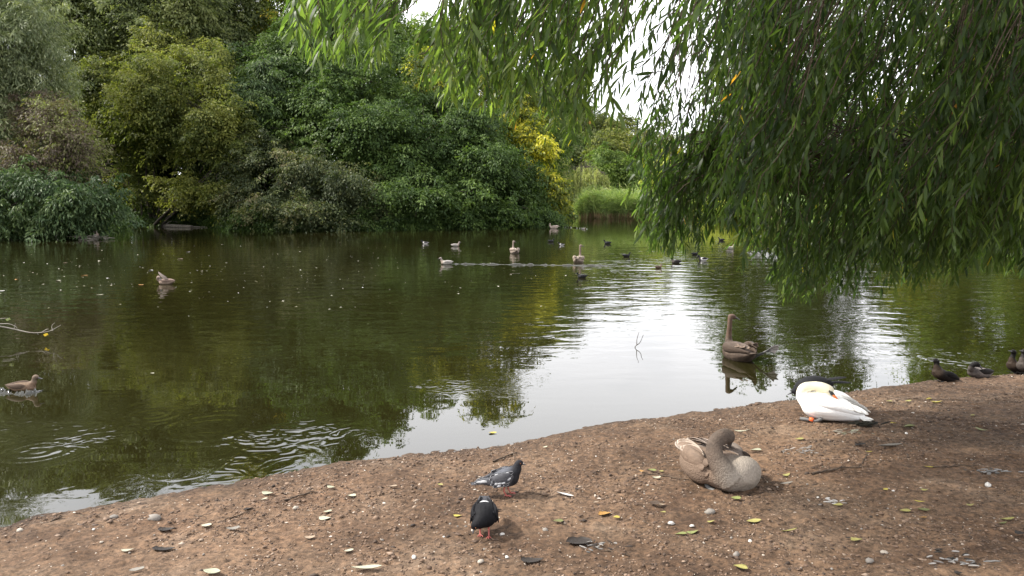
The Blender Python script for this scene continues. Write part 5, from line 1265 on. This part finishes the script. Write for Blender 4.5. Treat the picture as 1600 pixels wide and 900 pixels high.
# pebbles
M_PEB = [noisy_mat('pebble_pale', (.26, .22, .18), (.38, .34, .29), 60, .8, .3), noisy_mat('pebble_grey', (.14, .125, .11), (.24, .215, .19), 60, .8, .3), noisy_mat('pebble_white', (.40, .38, .35), (.52, .50, .47), 60, .8, .3)]
def rock_mesh(seed, mat):
    rng = np.random.default_rng(seed); V, f = [], []
    n, k = 5, 8
    for i in range(n):
        a = math.pi * (i + .5) / n - math.pi / 2
        for j in range(k):
            b = 2 * math.pi * j / k; q = 1 + rng.normal() * .12
            V.append((math.cos(a) * math.cos(b) * .5 * q, math.cos(a) * math.sin(b) * .36 * q, math.sin(a) * .26 * q))
    V += [(0, 0, -.27), (0, 0, .26)]
    for i in range(n - 1):
        for j in range(k): f.append((i * k + j, i * k + (j + 1) % k, (i + 1) * k + (j + 1) % k, (i + 1) * k + j))
    tri = [(n * k, (j + 1) % k, j) for j in range(k)] + [(n * k + 1, (n - 1) * k + j, (n - 1) * k + (j + 1) % k) for j in range(k)]
    return raw_mesh('pebble', V, np.concatenate([np.array(f).ravel(), np.array(tri).ravel()]), [4] * len(f) + [3] * len(tri), mat, True)
PEB = [rock_mesh(s, M_PEB[s % 3]) for s in range(9)]
GP = 'pebbles strewn over the dirt bank'
for i, (px, py, lp, m, lab) in enumerate(((31, 829, 13, 0, 'pale round pebble by the shallows, first on the bank'), (242, 810, 22, 1, 'flat grey stone with a pale edge near the waterline'), (178, 809, 14, 1, 'small grey stone with a dark underside near the waterline'),
        (462, 795, 11, 0, 'pale pebble below the bent twig'), (792, 872, 8, 2, 'white pebble below the pecking pigeon'), (647, 872, 11, 2, 'white pebble beside a smear of down'), (852, 829, 11, 1, 'round grey pebble past the pecking pigeon'),
        (785, 836, 9, 2, 'bright pebble at the feet of the pecking pigeon'), (751, 879, 11, 0, 'pale pebble on the bare dirt under the pecking pigeon'), (1049, 819, 11, 2, 'pinkish white pebble above the pair of green leaves'),
        (1172, 847, 9, 2, 'white pebble below the broad yellow-green leaf'), (1150, 868, 15, 1, 'grey pebble above the stalked leaf'), (1358, 878, 16, 1, 'greyish stone under the ragged leaf with holes'), (1381, 865, 12, 0, 'pale pebble near the greyish stone'),
        (1544, 759, 14, 2, 'smooth white oval pebble in the shade'), (1109, 801, 17, 1, 'grey lump beside the curled brown leaf'), (1081, 823, 8, 2, 'tiny white pebble just over the green pair'), (1416, 678, 6, 2, 'tiny white pebble under the large olive leaf'))):
    p = on_ground(px, py); o = new_obj('pebble', PEB[m + 3 * (i % 3)], label=lab, cat='pebble', group=GP); lay(o, p, rngL.uniform(0, 6), lp * p[1] / F_PX * 1.1, .006)
for i in range(90):
    px, py = rngL.uniform(0, 1600), rngL.uniform(610, 895); q = at_z(px, py, .2)
    if lake_dist(q[0], q[1]) < .12: continue
    p = on_ground(px, py); o = new_obj('pebble', PEB[int(rngL.choice([0, 1, 1, 3, 4, 4, 6, 7, 2]))], label='small plain pebble, one of many scattered between the leaves and twigs', cat='pebble', group=GP); lay(o, p, rngL.uniform(0, 6), rngL.uniform(.012, .026), .001)

# gravel, crumbs of litter and down: too many to count
def grit():
    rng = np.random.default_rng(77)
    m, nt, out = mat_new('grit')
    a = attr(nt, 'tint'); r = ramp(nt, [(0, (.026, .017, .012)), (.3, (.095, .058, .037)), (.62, (.19, .125, .083)), (.82, (.30, .235, .18)), (1, (.50, .46, .41))]); nt.links.new(a.outputs['Fac'], r.inputs[0])
    b = N(nt, 'BsdfPrincipled', Roughness=.85); nt.links.new(r.outputs[0], b.inputs['Base Color']); nt.links.new(b.outputs[0], out.inputs[0])
    n = 110000
    x = rng.uniform(-4.6, 7.4, n); y = rng.uniform(2.9, 10, n)
    cl = fbm(x, y, 1.7, 3, 55); s = lake_dist(x, y)
    k = (s > .01) & (np.abs(x) < .70 * y + .3) & (rng.random(n) < np.clip((cl - .45) * 8, .07, 1)); x, y = x[k], y[k]; n = len(x)
    z = ground_z(x, y)
    sz = .0035 + .0075 * rng.random(n) ** 2 + .009 * (rng.random(n) < .05)
    octa = np.array([(1, 0, 0), (0, 1, 0), (-1, 0, 0), (0, -1, 0), (0, 0, 1), (0, 0, -1)], float)
    fc = np.array([(0, 1, 4), (1, 2, 4), (2, 3, 4), (3, 0, 4), (1, 0, 5), (2, 1, 5), (3, 2, 5), (0, 3, 5)])
    th = rng.random(n) * 6.283; cs, sn = np.cos(th), np.sin(th)
    V = octa[None] * (1 + rng.normal(size=(n, 6, 1)) * .25) * sz[:, None, None] * np.stack([.9 + .8 * rng.random(n), np.ones(n), .4 + .35 * rng.random(n)], 1)[:, None]
    Vx = V[..., 0] * cs[:, None] - V[..., 1] * sn[:, None]; Vy = V[..., 0] * sn[:, None] + V[..., 1] * cs[:, None]
    V = np.stack([Vx + x[:, None], Vy + y[:, None], V[..., 2] + z[:, None] + (sz * .15)[:, None]], -1).reshape(-1, 3)
    loops = (fc[None] + (np.arange(n) * 6)[:, None, None]).ravel()
    tint = np.clip(.36 + rng.normal(size=n) * .18 + (rng.random(n) < .015) * .36, 0, 1)
    me = raw_mesh('gravel', V, loops, np.full(n * 8, 3), m, False, {'tint': np.repeat(tint, 8)})
    new_obj('gravel', me, kind='stuff', label='grit and crumbs of earth over the dirt bank')
    # flat crumbs of dead leaf, bark and down
    n = 90000
    x = rng.uniform(-4.6, 7.4, n); y = rng.uniform(2.9, 10, n); s = lake_dist(x, y); cl = fbm(x, y, 1.1, 3, 91)
    k = (s > .03) & (np.abs(x) < .70 * y + .3) & (rng.random(n) < np.clip((cl - .46) * 8, .04, 1)); x, y = x[k], y[k]; n = len(x)
    base = np.stack([x, y, ground_z(x, y) + .005], 1)
    d = unit(rng.normal(size=(n, 3)) * [1, 1, .18]); nr = unit(UP + rng.normal(size=(n, 3)) * .35); nr = unit(nr - d * (nr * d).sum(-1, keepdims=True))
    L_ = .008 + .024 * rng.random(n) ** 2.5
    tint = np.where(rng.random(n) < .045, .74 + .2 * rng.random(n), .08 + .62 * rng.random(n))
    quad_obj('leaf_litter', leaf_quads(base, d, nr, L_, L_ * (.15 + .4 * rng.random(n))), tint, m, None, (0, 0, 0), kind='stuff', label='crumbs of dead leaf, bark and down on the dirt bank')
grit()
# the tuft of dark feathers behind the white swan
def tuft(px, py, label, col, n, L_, spread, hi, cat='feathers'):
    p = on_ground(px, py); rng = np.random.default_rng(int(px)); t = thing('feather_tuft', label, cat, p)
    for k in range(n):
        c = np.array([rng.normal() * spread, rng.normal() * spread * .6, .0]); z = float(ground_z(p[0] + c[0], p[1] + c[1])) - p[2]
        a = rng.normal() * .6 - .2; c[2] = z + .008 + rng.random() * hi
        e = c + np.array([math.cos(a), math.sin(a) * .7, rng.normal() * .15]) * L_ * rng.uniform(.5, 1.2); e[2] = max(e[2], z + .006)
        feather('feather', c, e, L_ * .22, (rng.normal() * .3, -.3, 1), tuple(v * .7 for v in col[k % len(col)]), M_SMALLF, t, .1)
tuft(1347, 665, 'tuft of dark wet feathers and weed against the tail of the white swan', [(.02, .019, .016), (.05, .048, .038), (.03, .028, .02)], 34, .085, .06, .03)
tuft(1318, 678, 'clump of grey down and dry weed below the white swan', [(.22, .20, .16), (.34, .31, .26), (.16, .15, .10)], 26, .045, .07, .01, 'down')
tuft(1549, 741, 'tuft of grey down beside a bright orange leaf scrap', [(.24, .23, .22), (.36, .35, .34), (.12, .11, .10)], 26, .045, .06, .012, 'down')
tuft(1487, 877, 'wide clump of grey down and black scraps at the lower edge of the dirt', [(.22, .21, .20), (.38, .36, .34), (.05, .045, .04)], 30, .045, .075, .012, 'down')
tuft(1294, 786, 'wisp of white down on the dirt past the sleeping brown cygnet', [(.5, .48, .46), (.3, .28, .26)], 18, .04, .045, .01, 'down')
tuft(925, 857, 'clump of pale down on the open dirt below the torn orange leaf', [(.34, .32, .30), (.2, .19, .18), (.06, .05, .045)], 24, .04, .07, .01, 'down')
tuft(1248, 706, 'patch of pale down between the two sleeping swans', [(.36, .34, .32), (.22, .20, .18)], 26, .04, .09, .008, 'down')

# floating leaves and specks
M_FLOAT = {'white': LM['white'], 'cream': LM['cream'], 'orange': LM['orange'], 'yellow': LM['yellow'], 'tan': LM['tan']}
GF = 'leaves floating on the dark water'
for i, (px, py, lp, colr, shp, lab) in enumerate((
        (91, 439, 7, 'cream', 'oval', 'cream floating leaf, alone in the middle of the darkest water'), (156, 461, 11, 'cream', 'long', 'long slender cream leaf floating below the washing duck'),
        (132, 431, 10, 'orange', 'long', 'long orange leaf floating on dark water'), (26, 437, 6, 'orange', 'oval', 'small rusty leaf floating by the edge of the view'),
        (220, 446, 8, 'orange', 'ragged', 'peach-coloured curled leaf floating just beside the washing duck'), (3, 455, 9, 'white', 'oval', 'white scrap floating at the very edge of the view'),
        (236, 423, 6, 'white', 'oval', 'small white scrap floating beyond the washing duck'), (156, 408, 6, 'cream', 'oval', 'small cream leaf floating beneath the heap of sticks'),
        (102, 411, 7, 'tan', 'long', 'thin tan leaf floating on the blackest water'), (294, 394, 6, 'white', 'long', 'thin white scrap floating off the pale log'),
        (282, 405, 9, 'tan', 'long', 'long tan sliver floating off the pale log'), (169, 435, 5, 'white', 'oval', 'white speck of leaf floating between the orange leaf and the duck'),
        (238, 584, 6, 'cream', 'oval', 'cream leaf floating alone past the brown duck'), (770, 677, 12, 'yellow', 'oval', 'yellow leaf floating on the bright calm water near the shore'),
        (200, 790, 6, 'tan', 'oval', 'tan leaf floating in the shallows'))):
    p = at_z(px, py, 0); o = new_obj('floating_leaf', leaf_mesh(shp, colr, i + 1), label=lab, cat='leaf', group=GF)
    o.location = (p[0], p[1], .004); o.rotation_euler = (0, 0, rngL.uniform(-.4, .4)); o.scale = (lp * p[1] / F_PX * 1.1,) * 3
def specks():
    rng = np.random.default_rng(66); n = 280
    px = rng.uniform(0, 640, n) ** 1.0; py = rng.uniform(372, 450, n) + rng.exponential(12, n); far = rng.random(n) < .25
    px = np.where(far, rng.uniform(300, 900, n), px)
    P = np.array([at_z(a, b, .006) for a, b in zip(px, py)]); P = P[lake_dist(P[:, 0], P[:, 1]) < -.3]; n = len(P)
    d = unit(rng.normal(size=(n, 3)) * [1, 1, 0]); nr = np.tile([0, 0, 1.0], (n, 1)); L_ = .025 + .06 * rng.random(n) ** 2.5
    m = leaf_mat('floating_specks', [(0, (.2, .17, .1)), (.4, (.42, .40, .32)), (1, (.66, .64, .58))], .1, .6)
    quad_obj('floating_debris', leaf_quads(P, d, nr, L_, L_ * .7, .05), rng.random(n), m, None, (0, 0, 0), kind='stuff', label='pale specks of leaf and down drifting on the dark water')
specks()
